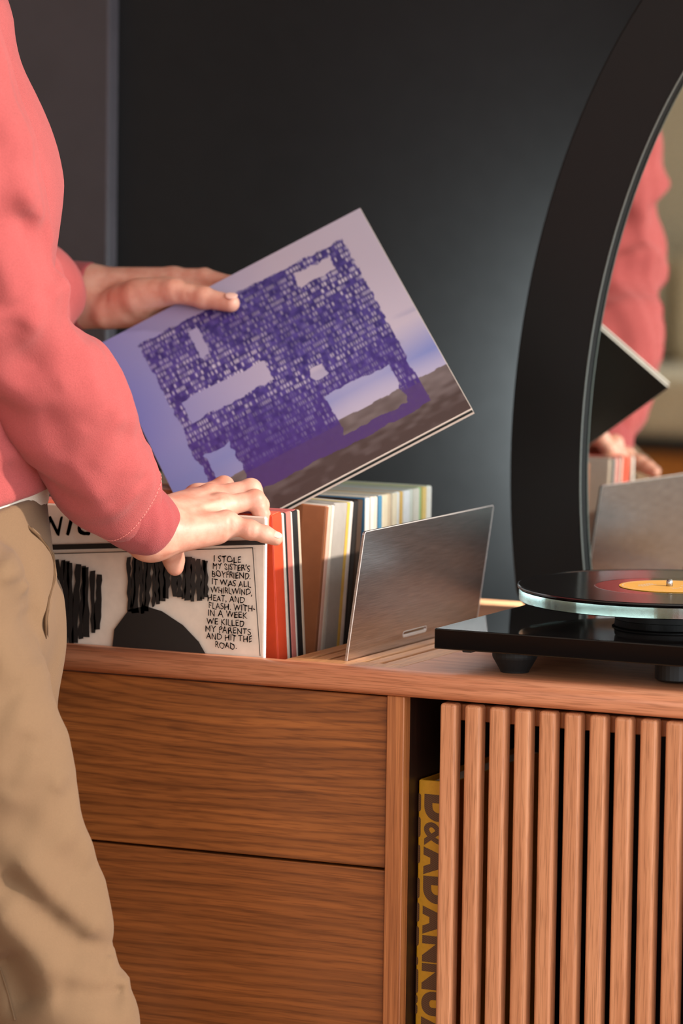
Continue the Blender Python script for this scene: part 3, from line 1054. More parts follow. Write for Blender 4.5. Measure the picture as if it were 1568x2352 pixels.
# front sleeve: cream with black ink drawing and hand lettering
goo, gR = sleeve(-0.1875, 0.0, 0.0052, CREAM, (236, 228, 220), 'cream album sleeve with black ink shapes and a handwritten story, frontmost in the record well', top=(232, 224, 214))
GY = -0.1878
gx = lambda px, py: aty(px, py, GY)
def flat_poly(name, pxs, mat, parent, yoff=0.0, th=0.0002):
    pts = [aty(x, y, GY - yoff) for x, y in pxs]
    return bm_obj(name, prism_bm([(p[0], p[2]) for p in pts], (0, GY - yoff, 0), (1, 0, 0), (0, 0, 1), (0, 1, 0), th), mat, parent)
def flat_line(name, pxs, w, mat, parent, yoff=0.0001):
    b = bmesh.new()
    P = [aty(x, y, GY - yoff) for x, y in pxs]
    for a, c in zip(P, P[1:]):
        d = Vector((c[0] - a[0], 0, c[2] - a[2])).normalized()
        nn = Vector((-d.z, 0, d.x)) * (w / 2)
        a_, c_ = Vector((a[0], GY - yoff, a[2])) - d * w * 0.3, Vector((c[0], GY - yoff, c[2])) + d * w * 0.3
        b.faces.new([b.verts.new(v) for v in (a_ - nn, c_ - nn, c_ + nn, a_ + nn)])
    return bm_obj(name, b, mat, parent)
LINES = [('I STOLE', 491, 553, 1284), ("MY SISTER'S", 488, 574, 1302), ('BOYFRIEND.', 487, 576, 1320), ('IT WAS ALL', 486, 576, 1339),
         ('WHIRLWIND,', 484, 579, 1357), ('HEAT, AND', 477, 562, 1375), ('FLASH. WITH-', 479, 586, 1394), ('IN A WEEK', 477, 568, 1410),
         ('WE KILLED', 474, 561, 1429), ('MY PARENTS', 472, 576, 1447), ('AND HIT THE', 473, 578, 1464), ('ROAD.', 494, 543, 1482)]
def hand_text(name, body, px0, px1, pyc, cap_px, wgt, parent, shear=0.0):
    """hand-lettered capitals: each letter a little off the line"""
    a, c = aty(px0, pyc, GY), aty(px1, pyc, GY)
    W_ = c[0] - a[0]
    cap = cap_px * 0.000424
    zc_ = 0.5 * (a[2] + c[2])
    me = text_mesh(body, shear=shear, spacing=1.05, res=4)
    if wgt > 0:
        tb_ = bmesh.new()
        for dx, dz in ((-wgt, 0), (wgt, 0), (0, wgt), (0, -wgt)):
            k0 = len(tb_.verts)
            tb_.from_mesh(me)
            for v in list(tb_.verts)[k0:]:
                v.co.x += dx
                v.co.y += dz
                v.co.z += 0.0
        tb_.to_mesh(me)
        tb_.free()
    n = len(me.vertices)
    co = np.empty(n * 3, dtype=np.float32)
    me.vertices.foreach_get('co', co)
    co = co.reshape(-1, 3)
    lo_, hi_ = co.min(0), co.max(0)
    sx = W_ / (hi_[0] - lo_[0])
    sz = cap / 0.72
    u = (co[:, 0] - lo_[0]) * sx
    ph = sum(ord(ch) for ch in body)
    wob = 0.0005 * np.sin(u * 520 + ph) + 0.0004 * np.sin(u * 1130 + 2 * ph)
    w = np.stack([a[0] + u + 0.00035 * np.sin(co[:, 1] * 9 + ph + u * 300), np.full(n, GY - 0.0001), zc_ - cap / 2 + co[:, 1] * sz + wob], 1)
    me.vertices.foreach_set('co', np.ascontiguousarray(w.astype(np.float32)).ravel())
    me.materials.clear()
    return mesh_obj(name, me, M['ink'], parent)
for body, a, c, y in LINES:
    hand_text('lettering', body, a, c, y, 15.0, 0.014, goo)
for ch, a, c in (('S', 16, 54), ('O', 58, 98), ('N', 104, 144), ('I', 152, 170), ('C', 178, 214), ('Y', 232, 272), ('O', 276, 314), ('U', 320, 356), ('T', 360, 396), ('H', 402, 440)):
    hand_text('band_name', ch, a, c, 1206, 46, 0.022, goo, shear=0.25)
flat_poly('black_band', [(-40, 1254), (608, 1240), (609, 1251), (-40, 1267)], M['ink'], goo)
flat_line('frame_line', [(-40, 1276), (120, 1272), (330, 1266), (580, 1258), (588, 1380), (597, 1506)], 0.0009, M['ink'], goo)
# plain generic ink shapes: rounded dark masses with a few pale brush gaps
def blob(cx, cy, rx, ry, seed, n=40, amp=0.06, a0=0, a1=360):
    rnd = random.Random(seed)
    ph = [rnd.uniform(0, 6.28) for _ in range(4)]
    out = []
    for i in range(n):
        t = math.radians(a0 + (a1 - a0) * i / (n - 1 if a1 - a0 < 360 else n))
        k = 1 + amp * (math.sin(3 * t + ph[0]) + 0.6 * math.sin(5 * t + ph[1]) + 0.3 * math.sin(9 * t + ph[2]))
        out.append((cx + rx * k * math.cos(t), cy + ry * k * math.sin(t)))
    return out
def brush(cx, cy, w, h, slant, seed, n=9):
    # one ragged upright brush stroke
    rnd = random.Random(seed)
    L_ = [(cx - w / 2 + rnd.uniform(-2.5, 2.5) + slant * (k / n - 0.5), cy - h / 2 + h * k / n) for k in range(n + 1)]
    R_ = [(cx + w / 2 + rnd.uniform(-2.5, 2.5) + slant * (k / n - 0.5), cy - h / 2 + h * k / n + rnd.uniform(-2, 2)) for k in range(n + 1)]
    return L_ + R_[::-1]
def strokes(x0, x1, top, bot, seed):
    rnd = random.Random(seed)
    x = x0
    while x < x1:
        w = rnd.uniform(7, 15)
        u = (x - x0) / (x1 - x0)
        t_, b_ = top(u), bot(u)
        flat_poly('ink_shape', brush(x, (t_ + b_) / 2, w, b_ - t_, rnd.uniform(-8, 4), rnd.random()), M['ink'], goo)
        x += w * rnd.uniform(0.75, 1.25)
strokes(118, 236, lambda u: 1286 + 40 * u * u, lambda u: 1440 + 70 * (1 - u), 3)
strokes(296, 476, lambda u: 1274 + 40 * (u - 0.4) ** 2, lambda u: 1404 - 40 * u + 12 * math.sin(9 * u), 8)
flat_poly('ink_shape', [(256, 1504), (262, 1446), (296, 1400), (334, 1392), (372, 1404), (420, 1436), (456, 1474), (474, 1506)], M['ink'], goo)

rowdefs = [
    # yt, lean, t, cover, spine, label, roll, extra
    (-0.1690, 6.2, 0.0205, (222, 74, 36), (216, 70, 36), 'thick orange-red album sleeve right behind the cream front sleeve', -0.5, dict(top=(226, 110, 80))),
    (-0.1470, 6.2, 0.0046, (226, 214, 196), (222, 208, 190), 'thin cream album sleeve with a worn corner, behind the orange-red one', -0.5, {}),
    (-0.1420, 6.2, 0.0036, (26, 23, 23), (30, 26, 26), 'thin black album sleeve squeezed between a cream and a salmon one', -0.5, {}),
    (-0.1375, 6.2, 0.0100, (196, 108, 100), (206, 118, 106), 'salmon pink album sleeve with a pale edge, in the group leaning to the front', -0.5, dict(ztop=-0.004)),
    (-0.1270, 6.2, 0.0030, (214, 204, 192), (218, 208, 196), 'thin pale album sleeve directly behind the salmon pink one', -0.5, {}),
    (-0.1235, 6.2, 0.0115, (22, 20, 20), (24, 21, 21), 'thick black album sleeve in the group leaning to the front', -0.5, dict(top=(206, 110, 104))),
    (-0.1115, 6.2, 0.0050, (214, 196, 182), (206, 182, 160), 'pale album sleeve that leans on the thick black one, last of the front group', -0.5, {}),
    (-0.0440, -4.0, 0.0055, (168, 104, 66), (150, 92, 58), 'brown cardboard album sleeve with a darker upright band, leaning back', 2.2, dict(stripe=((140, 84, 50), -0.034, -0.0265))),
    (-0.0380, -4.0, 0.0070, (226, 200, 184), (232, 186, 166), 'peach album sleeve directly behind the brown cardboard one', 2.2, {}),
    (-0.0300, -4.0, 0.0060, (216, 206, 194), (222, 212, 198), 'off-white album sleeve between the peach and the grey one', 2.2, {}),
    (-0.0235, -4.0, 0.0300, (178, 170, 162), (176, 168, 160), 'wide grey box set standing behind the peach and off-white sleeves', 2.0, {}),
    (0.0072, -4.0, 0.0060, (224, 196, 120), (226, 184, 84), 'album sleeve with a golden yellow spine beside the grey box set', 2.0, {}),
    (0.0138, -4.0, 0.0075, (226, 214, 206), (222, 208, 200), 'pinkish white album sleeve between the golden and the dark brown one', 2.0, {}),
    (0.0235, -4.0, 0.0085, (30, 24, 22), (34, 26, 22), 'black album sleeve in the middle of the row', 1.5, {}),
    (0.0330, -3.5, 0.0110, (58, 38, 26), (66, 44, 28), 'dark brown album sleeve in the middle of the row', 1.0, {}),
]
for yt, lean, t, cov, spi, lab, roll, ex in rowdefs:
    ex = dict(ex); ex.pop('ztop', None)
    sleeve(yt, lean, t, cov, spi, lab, roll=roll, **ex)
back = [
    (0.0105, (74, 128, 164), (234, 226, 214), 'white-spined album sleeve with a blue cover, first of the pale rear group', dict(top=(214, 200, 182))),
    (0.0090, (230, 220, 208), (232, 224, 214), 'white album sleeve with a lavender mark on its spine', dict(edge=((150, 140, 178), 0.03, 0.27))),
    (0.0075, (228, 214, 194), (230, 218, 200), 'cream album sleeve just before the one with a blue spine patch', {}),
    (0.0085, (70, 120, 150), (84, 142, 176), 'album sleeve with a blue patched spine in the pale rear group', dict(top=(222, 212, 196))),
    (0.0150, (232, 220, 196), (230, 214, 184), 'wide cream album sleeve just behind the blue patched one', {}),
    (0.0100, (222, 196, 160), (220, 196, 164), 'tan-spined album sleeve behind the wide cream one', {}),
    (0.0110, (236, 226, 204), (234, 220, 190), 'pale yellow album sleeve between the tan and the white ones', {}),
    (0.0120, (238, 236, 230), (240, 238, 234), 'bright white album sleeve in front of the orange-edged one', {}),
    (0.0050, (236, 196, 110), (236, 190, 98), 'orange-edged thin album sleeve in the pale rear group', {}),
    (0.0150, (240, 240, 236), (242, 242, 240), 'wide bright white album sleeve behind the orange-edged one', {}),
    (0.0120, (214, 222, 206), (216, 220, 206), 'grey-green pale album sleeve in the rear group', {}),
    (0.0140, (226, 222, 204), (226, 220, 204), 'pale beige album sleeve before the green one', {}),
    (0.0080, (150, 190, 130), (164, 196, 142), 'light green album sleeve near the back of the row', dict(top=(196, 214, 170))),
    (0.0080, (236, 206, 120), (236, 204, 126), 'yellow album sleeve near the back of the row', {}),
    (0.0120, (240, 236, 222), (240, 236, 224), 'ivory album sleeve, rearmost of the row', dict(top=(214, 222, 196))),
]
y = 0.0520
for t, cov, spi, lab, ex in back:
    sleeve(y, -0.4, t, cov, spi, lab, xr=0.6425 + random.uniform(-0.002, 0.0015), **ex)
    y += t + 0.0004

# ================================================================== the album being held
HC = np.array([0.5495, 0.0392, 1.0140])
_w = np.array([-0.625, -0.640, 0.269])
def rotv(w):
    th_ = np.linalg.norm(w)
    k = w / th_
    K = np.array([[0, -k[2], k[1]], [k[2], 0, -k[0]], [-k[1], k[0], 0]])
    return np.eye(3) + math.sin(th_) * K + (1 - math.cos(th_)) * K @ K
HR = rotv(_w)
HU, HN, HV = HR @ np.array([1.0, 0, 0]), HR @ np.array([0, -1.0, 0]), HR @ np.array([0, 0, 1.0])
LS = 0.3112
def hp(s, t, n=0.0):
    """point on the held album: s, t in 0..1 over the front, n metres out of the front face"""
    return HC + HU * (s - 0.5) * LS + HV * (t - 0.5) * LS + HN * n
held = empty('album_sleeve', hp(0.5, 0, -0.004), 'album with a blue scribbled house over a dusk landscape, held up in both directions by one hand', 'album')
held['label'] = 'lavender album with a scribbled blue house over a dark field, held up in the hand'
def hbox(name, s0, s1, t0, t1, n0, n1, mat, bev=0.0006):
    b = box_bm(s0 * LS, s1 * LS, n0, n1, t0 * LS, t1 * LS, bev)
    Mx = Matrix(((HU[0], HN[0], HV[0], 0), (HU[1], HN[1], HV[1], 0), (HU[2], HN[2], HV[2], 0), (0, 0, 0, 1)))
    o = hp(0, 0, 0)
    bmesh.ops.transform(b, matrix=Matrix.Translation(Vector(o)) @ Mx, verts=b.verts[:])
    return bm_obj(name, b, mat, held)
EDGE = (196, 178, 166)
hbox('front_board', 0, 1, 0, 1, -0.0024, 0.0, card(EDGE), 0.0005)
hbox('back_board', 0.0, 1, -0.004, 0.998, -0.0072, -0.0048, card((30, 27, 27)), 0.0005)
hbox('board_edge', 0.0, 1.001, -0.0055, -0.0030, -0.0071, -0.0049, card(EDGE), 0.0)
hbox('board_edge', 0.9985, 1.0012, 0.002, 0.996, -0.0071, -0.0049, card((214, 204, 194)), 0.0)
hbox('board_edge', 0.9992, 1.0010, 0.001, 0.999, -0.0022, -0.0002, card((214, 204, 194)), 0.0)
hbox('inner_sleeve', 0.004, 0.997, 0.004, 0.997, -0.0048, -0.0024, card((60, 62, 56)), 0.0)
NG = 420
ss = (np.arange(NG + 1) / NG)
S_, T_ = np.meshgrid(ss, ss, indexing='ij')
rng = np.random.default_rng(5)
def vnoise(x, y, seed):
    r = np.random.default_rng(seed).random((97, 97))
    xi, yi = np.floor(x).astype(int), np.floor(y).astype(int)
    fx, fy = x - xi, y - yi
    fx, fy = fx * fx * (3 - 2 * fx), fy * fy * (3 - 2 * fy)
    g = lambda i, j: r[i % 97, j % 97]
    return (g(xi, yi) * (1 - fx) + g(xi + 1, yi) * fx) * (1 - fy) + (g(xi, yi + 1) * (1 - fx) + g(xi + 1, yi + 1) * fx) * fy
L3 = lambda c: np.array(s2l(c)[:3])
mixc = lambda a, b_, k: a + (b_ - a) * k[..., None]
# sky of the print: blue-lavender at the left, paler to the right, a blue band low down
sky = mixc(np.broadcast_to(L3((112, 116, 176)), S_.shape + (3,)), L3((188, 176, 190)), np.clip(S_ * 1.5 - 0.05 + 0.15 * vnoise(S_ * 3, T_ * 3, 1), 0, 1))
sky = mixc(sky, L3((112, 124, 182)), np.clip(1 - np.abs(T_ - 0.30) / 0.16, 0, 1) * np.clip(0.35 + 0.65 * vnoise(S_ * 4, T_ * 9, 2), 0, 1))
cl = np.clip((vnoise(S_ * 7 + 3, T_ * 26, 3) - 0.5) * 4, 0, 1) * np.clip(1 - np.abs(T_ - 0.44) / 0.07, 0, 1) * np.clip((S_ - 0.5) * 3, 0, 1)
sky = mixc(sky, L3((96, 104, 152)), cl * 0.8)
gl = 0.212 + 0.010 * (vnoise(S_ * 9, T_ * 0 + 2, 4) - 0.5) + 0.006 * (vnoise(S_ * 60, T_ * 0 + 5, 5) - 0.5)
grd = mixc(np.broadcast_to(L3((116, 104, 104)), S_.shape + (3,)), L3((72, 58, 56)), np.clip(vnoise(S_ * 30, T_ * 60, 6) * 0.6 + (0.20 - T_) * 4.0, 0, 1))
col = np.where((T_ < gl)[..., None], grd, sky)
# the scribbled house
jx = 0.012 * (vnoise(S_ * 46, T_ * 46, 7) - 0.5) + 0.010 * (vnoise(S_ * 16, T_ * 16, 8) - 0.5)
jy = 0.012 * (vnoise(S_ * 46, T_ * 46, 9) - 0.5) + 0.012 * (vnoise(S_ * 18, T_ * 18, 10) - 0.5)
sx_, ty_ = S_ + jx, T_ + jy
house = (sx_ > 0.118) & (sx_ < 0.895) & (ty_ > 0.105) & (ty_ < 0.915)
for a, b_, c, d in ((0.69, 0.83, 0.805, 0.870), (0.287, 0.322, 0.73, 0.864), (0.158, 0.47, 0.500, 0.598), (0.588, 0.637, 0.417, 0.466), (0.594, 0.83, 0.15, 0.330), (0.144, 0.244, 0.105, 0.348)):
    house &= ~((sx_ > a) & (sx_ < b_) & (ty_ > c) & (ty_ < d))
house &= ~((sx_ < 0.60) & (ty_ < 0.115) & (sx_ > 0.244)) | (sx_ > 0.244)
row = (T_ + 0.006 * (vnoise(S_ * 5, T_ * 5, 11) - 0.5)) / 0.0245
ri = np.floor(row)
rf = row - ri
cw = 90 + 30 * ((ri * 37) % 3)
cx_ = S_ * cw + 7.3 * ri + 1.6 * (vnoise(S_ * 30, ri * 1.7, 12) - 0.5)
ci_ = np.floor(cx_)
cf = cx_ - ci_
hsh = np.random.default_rng(3).random((64, 512))
hv = hsh[ri.astype(int) % 64, ci_.astype(int) % 512]
gap = np.clip((hv - 0.30) * 2.2, 0, 1) * np.clip(1 - np.abs(cf - 0.5) / 0.42, 0, 1) ** 0.7 * np.clip(1 - np.abs(rf - 0.5) / 0.46, 0, 1) ** 0.6
dens = np.clip(1.25 - 1.1 * vnoise(S_ * 5 + 2, T_ * 5, 13) , 0.25, 1.0) * np.where(T_ < 0.42, 0.45, 1.0) * np.where(T_ < 0.2, 0.35, 1.0)
ink = mixc(np.broadcast_to(L3((46, 36, 100)), S_.shape + (3,)), L3((82, 68, 142)), vnoise(S_ * 70, T_ * 70, 14))
ink = mixc(ink, L3((70, 46, 116)), np.clip((0.5 - T_) * 2.5, 0, 1))
ink = np.where((T_ < 0.2)[..., None], mixc(ink, L3((84, 62, 92)), np.full_like(T_, 0.45)), ink)
under = np.where((T_ < gl)[..., None], grd, mixc(sky, L3((222, 214, 224)), np.full_like(T_, 0.55)))
pat = mixc(ink, under, np.clip(gap * dens * 1.5, 0, 0.95))
col = np.where(house[..., None], pat, col)
verts = (HC[None, None] + HU * ((S_ - 0.5) * LS * 0.9975)[..., None] + HV * ((T_ - 0.5) * LS * 0.9975)[..., None] + HN * 0.00025).reshape(-1, 3)
ii = (np.arange(NG)[:, None] * (NG + 1) + np.arange(NG)[None]).ravel()
quads = np.stack([ii, ii + (NG + 1), ii + (NG + 1) + 1, ii + 1], 1)
me = build_mesh('front_print', [(verts, quads)])
ca = me.color_attributes.new('Col', 'FLOAT_COLOR', 'POINT')
ca.data.foreach_set('color', np.concatenate([col.reshape(-1, 3), np.ones((len(verts), 1))], 1).astype(np.float32).ravel())
mesh_obj('front_print', me, M['house_print'], held)

# ================================================================== the person
def Hn(P):  # signed distance in front of the held album's front face
    return (P - HC) @ HN
def on_held(px, py, n=0.0):
    """point where the pixel's ray meets the plane n metres in front of the held album"""
    d = ray(px, py)
    o = HC + HN * n
    return CAM + d * ((o - CAM) @ HN) / (d @ HN)

def chain(P, pts, k=0.004):
    """pts: (point, radius)"""
    d = None
    for (a, ra), (b_, rb) in zip(pts, pts[1:]):
        c = cone(P, a, b_, ra, rb)
        d = c if d is None else smin(d, c, k)
    return d
def bump_lines(P, lines):
    e = np.zeros(len(P), dtype=np.float32)
    for a, b_, w, amp in lines:
        d, t = seg_t(P, a, b_)
        e += amp * np.exp(-(d / w) ** 2)
    return e

# ---- right hand: over the top of the front sleeve, fingers behind it, thumb in front
A = lambda x, y, d: at(x, y, d)
R_wr_i, R_wr_p = A(368, 1186, 4.452), A(346, 1232, 4.420)
R_m = [A(452, 1142, 4.520), A(482, 1143, 4.502), A(508, 1164, 4.482), A(520, 1203, 4.452)]
R_f = [
    [(R_m[0], .0108), (A(514, 1117, 4.530), .0094), (A(536, 1152, 4.526), .0082), (A(538, 1196, 4.522), .0070)],
    [(R_m[1], .0112), (A(576, 1124, 4.512), .0098), (A(598, 1160, 4.506), .0084), (A(600, 1206, 4.504), .0070)],
    [(R_m[2], .0106), (A(585, 1148, 4.492), .0094), (A(601, 1182, 4.490), .0080), (A(602, 1224, 4.489), .0068)],
    [(R_m[3], .0100), (A(574, 1217, 4.450), .0089), (A(608, 1227, 4.450), .0083), (A(633, 1237, 4.450), .0071)],
]
R_th = [(A(372, 1236, 4.466), .0150), (A(392, 1262, 4.490), .0118), (A(399, 1286, 4.499), .0098), (A(402, 1304, 4.502), .0082)]
def right_hand(P):
    d = cone(P, R_wr_i, R_m[0], .0170, .0115)
    d = smin(d, cone(P, A(362, 1198, 4.44), R_m[1], .0185, .0125), .012)
    d = smin(d, cone(P, A(354, 1215, 4.43), R_m[2], .0190, .0122), .012)
    d = smin(d, cone(P, R_wr_p, R_m[3], .0175, .0115), .012)
    d = smin(d, cone(P, A(372, 1240, 4.430), A(498, 1222, 4.452), .0150, .0120), .012)     # heel of the hand
    d = smin(d, cone(P, A(420, 1205, 4.470), A(500, 1190, 4.480), .0150, .0110), .012)     # palm
    d = smin(d, cone(P, A(352, 1212, 4.436), A(250, 1105, 4.385), .0260, .0300), .014)     # wrist and forearm
    d = smin(d, cone(P, A(340, 1236, 4.424), A(240, 1125, 4.375), .0215, .0270), .014)
    d = smin(d, chain(P, R_th, .006), .010)
    for i, c in enumerate(R_f):
        d = smin(d, chain(P, c, .0035), .0065)
        d = smin(d, ball(P, c[1][0], c[1][1] * 1.06), .004)                                   # knuckles
    for i in range(4):
        up_ = R_m[i] + np.array([0, 0, 0.0018])
        d = smin(d, ball(P, up_, .0108), .006)
    e = bump_lines(P, [(A(380, 1172, 4.44), A(452, 1128, 4.505), .0035, .0011), (A(378, 1182, 4.43), A(482, 1128, 4.49), .0032, .0010),
                       (A(372, 1196, 4.42), A(508, 1146, 4.468), .0032, .0010), (A(440, 1150, 4.47), A(500, 1150, 4.47), .003, -.0008),
                       (A(528, 1196, 4.44), A(526, 1222, 4.44), .0025, -.0008), (A(578, 1207, 4.44), A(576, 1227, 4.44), .0018, -.0006),
                       (A(358, 1262, 4.41), A(430, 1270, 4.42), .004, .0010)])
    return d - e
allp = np.array([p for c in R_f for p, r in c] + [p for p, r in R_th] + [A(300, 1150, 4.40), A(262, 1118, 4.38)])
rh = sdf_mesh(right_hand, allp.min(0) - 0.036, allp.max(0) + 0.03, 0.0014)

# ---- left hand: thumb on the front of the held album, fingers behind it
def LB(px, py, n): return on_held(px, py, n)
L_m = [LB(398, 641, -.0225), LB(398, 668, -.026), LB(388, 694, -.028), LB(368, 716, -.028)]
L_f = [
    [(L_m[0], .0120), (LB(470, 637, -.0185), .0098), (LB(530, 652, -.0175), .0086), (LB(578, 664, -.0165), .0072)],
    [(L_m[1], .0118), (LB(480, 682, -.0190), .0098), (LB(548, 700, -.0180), .0084), (LB(596, 712, -.0165), .0072)],
    [(L_m[2], .0112), (LB(468, 724, -.0190), .0092), (LB(530, 744, -.0175), .0080), (LB(574, 758, -.0160), .0068)],
    [(L_m[3], .0104), (LB(432, 754, -.0180), .0082), (LB(476, 778, -.0165), .0072), (LB(508, 792, -.0155), .0062)],
]
Lw1, Lw2 = LB(208, 654, -.020), LB(210, 706, -.020)
L_th = [(LB(318, 682, .004), .0195), (LB(398, 668, .0135), .0128), (LB(468, 684, .0112), .0108), (LB(530, 697, .0096), .0094)]
def left_hand(P):
    d = cone(P, Lw1, L_m[0], .0190, .0130)
    d = smin(d, cone(P, LB(212, 672, -.020), L_m[1], .0195, .0130), .012)
    d = smin(d, cone(P, LB(212, 690, -.020), L_m[2], .0195, .0125), .012)
    d = smin(d, cone(P, Lw2, L_m[3], .0190, .0120), .012)
    d = smin(d, cone(P, LB(246, 716, -.014), LB(330, 720, -.018), .0185, .0140), .012)       # heel
    d = smin(d, cone(P, LB(285, 690, -.004), LB(385, 668, .004), .0190, .0150), .012)         # ball of the thumb
    d = smin(d, cone(P, Lw1, LB(90, 640, -.03), .0205, .0260), .012)
    d = smin(d, cone(P, Lw2, LB(90, 720, -.03), .0200, .0260), .012)
    d = smin(d, chain(P, L_th, .006), .008)
    for c in L_f:
        d = smin(d, chain(P, c, .0035), .0065)
    d = smin(d, ball(P, L_th[2][0], .0112), .003)
    e = bump_lines(P, [(LB(300, 655, .02), LB(350, 745, .01), .005, -.0008), (LB(395, 640, .02), LB(412, 706, .02), .005, -.0009),
                       (LB(425, 650, .02), LB(430, 690, .02), .003, -.0008), (LB(245, 640, .01), LB(240, 730, .01), .003, -.0010),
                       (LB(255, 625, .0), LB(350, 632, .0), .004, .0010)])
    d = d - e
    # the album presses into nothing: keep flesh clear of the boards
    s_ = (P - f32(hp(0, 0, 0))) @ f32(HU) / LS
    t_ = (P - f32(hp(0, 0, 0))) @ f32(HV) / LS
    n_ = (P - f32(HC)) @ f32(HN)
    slab = np.maximum(np.abs(n_ + 0.0036) - 0.0040, np.maximum(np.abs(s_ - 0.5) - 0.5, np.abs(t_ - 0.5) - 0.504) * LS)
    return np.maximum(d, -slab)
allp = np.array([p for c in L_f for p, r in c] + [p for p, r in L_th] + [Lw1, Lw2, LB(130, 680, -.02)])
lh = sdf_mesh(left_hand, allp.min(0) - 0.036, allp.max(0) + 0.036, 0.0015)

# ---- skeleton of the rest
SH_R, EL_R = A(-190, 62, 4.225), A(-16, 690, 4.258)
SH_L, EL_L = A(-185, 70, 4.60), A(10, 690, 4.700)
WR_L = LB(85, 682, -.030)
NECK, HEADC = A(-196, -95, 4.42), A(-150, -345, 4.42)
def pc(v, c=np.zeros(3)):
    q = v - c
    return np.stack([q @ E1, q @ E2, q @ E3], -1)
def body_core(P):
    st = f32([1, 0.80, 1])
    Q = (P @ f32(np.stack([E1, E2, E3], 1))) * st
    tq = lambda v: (np.array([v @ E1, v @ E2, v @ E3])) * np.array([1, 0.80, 1])
    d = cone(Q, tq(A(-160, 1300, 4.40)), tq(A(-180, 420, 4.425)), .085, .092)
    d = smin(d, cone(Q, tq(A(-180, 420, 4.425)), tq(A(-192, 120, 4.425)), .092, .060), .05)
    d = smin(d, cone(P, A(-194, 60, 4.42), A(-180, -150, 4.42), .058, .052), .04)
    d = smin(d, cone(P, SH_R, EL_R, .050, .040), .03)
    d = smin(d, cone(P, EL_R, A(262, 1118, 4.38), .040, .027), .02)
    d = smin(d, cone(P, SH_L, EL_L, .050, .040), .03)
    d = smin(d, cone(P, EL_L, LB(110, 680, -.03), .040, .026), .02)
    d = smin(d, cone(P, A(-140, 1450, 4.285), A(140, 2350, 4.29), .075, .050), .03)
    d = smin(d, cone(P, A(140, 2350, 4.29), A(60, 3120, 4.33), .048, .034), .03)
    d = smin(d, cone(P, A(-70, 1450, 4.44), A(-80, 2350, 4.455), .075, .050), .03)
    d = smin(d, cone(P, A(-80, 2350, 4.455), A(-110, 3150, 4.46), .048, .034), .03)
    return d
keys = np.array([A(-300, 1300, 4.2), A(-300, 1300, 4.6), EL_L, EL_R, A(262, 1118, 4.38), LB(110, 680, -.03), A(60, 3150, 4.33), A(-110, 3150, 4.46), A(-180, -150, 4.42), A(-350, 100, 4.15), A(-350, 100, 4.6)])
core = sdf_mesh(body_core, keys.min(0) - 0.07, keys.max(0) + 0.07, 0.011)
# head: skull, jaw, nose, brow, ears, lips
HX = np.stack([E1, E2, E3])
def hd(u, w, z): return HEADC + E1 * u + E2 * w + E3 * z
def head(P):
    d = ellip(P, hd(-.010, 0, .030), HX, (.098, .076, .105))
    d = smin(d, ellip(P, hd(.022, 0, -.050), HX, (.066, .058, .072)), .03)
    d = smin(d, cone(P, hd(.055, 0, -.098), hd(.070, 0, -.092), .022, .018), .02)
    d = smin(d, cone(P, hd(.088, 0, .012), hd(.106, 0, -.030), .009, .013), .012)
    d = smin(d, cone(P, hd(.080, -.030, .018), hd(.080, .030, .018), .012, .012), .012)
    d = smin(d, cone(P, hd(.082, -.018, -.064), hd(.082, .018, -.064), .007, .007), .004)
    d = smin(d, cone(P, hd(.080, -.016, -.073), hd(.080, .016, -.073), .007, .007), .004)
    for s_ in (-1, 1):
        d = smin(d, ellip(P, hd(-.010, .078 * s_, -.008), HX, (.017, .009, .030)), .006)
        d = smax(d, -ball(P, hd(.088, .031 * s_, -.001), .012), .006)
        d = smin(d, ball(P, hd(.078, .031 * s_, -.001), .0125), .001)
    d = smin(d, cone(P, hd(-.020, 0, -.04), A(-190, -40, 4.42), .056, .060), .03)
    return d
hdm = sdf_mesh(head, np.minimum(HEADC, A(-190, -40, 4.42)) - 0.15, np.maximum(HEADC, A(-190, -40, 4.42)) + 0.15, 0.0045)

pe = empty('person', A(0, 3200, 4.40) * np.array([1, 1, 0]), 'person in a coral sweatshirt and khaki trousers holding up an album and sorting records', 'person')
mesh_obj('body', build_mesh('body', [rh, lh, core, hdm]), M['skin'], pe)

def nail(p, tip_dir, up_dir, w, l, name='fingernail'):
    t = Vector(tip_dir).normalized(); u = Vector(up_dir); u = (u - t * u.dot(t)).normalized(); s_ = t.cross(u)
    b = bmesh.new()
    bmesh.ops.create_uvsphere(b, u_segments=14, v_segments=10, radius=1.0)
    for v in b.verts:
        c = v.co.copy()
        v.co = Vector(p) + t * c.x * l + s_ * c.y * w + u * (c.z * 0.0010 - 0.16 * (c.y * w) ** 2 / w)
    return bm_obj(name, b, M['nail'], pe, smooth=True)
tv = L_th[3][0] - L_th[2][0]
tocam = CAM - L_th[3][0]
nail(L_th[3][0] + (HN * .55 + E1 * 0.10 + E3 * 0.35) / 0.66 * .0088 + tv / np.linalg.norm(tv) * .0015, tv, HN * .6 + E3 * .4, .0058, .0072)
tv = R_f[3][3][0] - R_f[3][2][0]
upv = np.array([0.30, -0.55, 0.78])
upv /= np.linalg.norm(upv)
nail(R_f[3][3][0] + upv * .0066 + tv / np.linalg.norm(tv) * .0010, tv, upv, .0045, .0058)

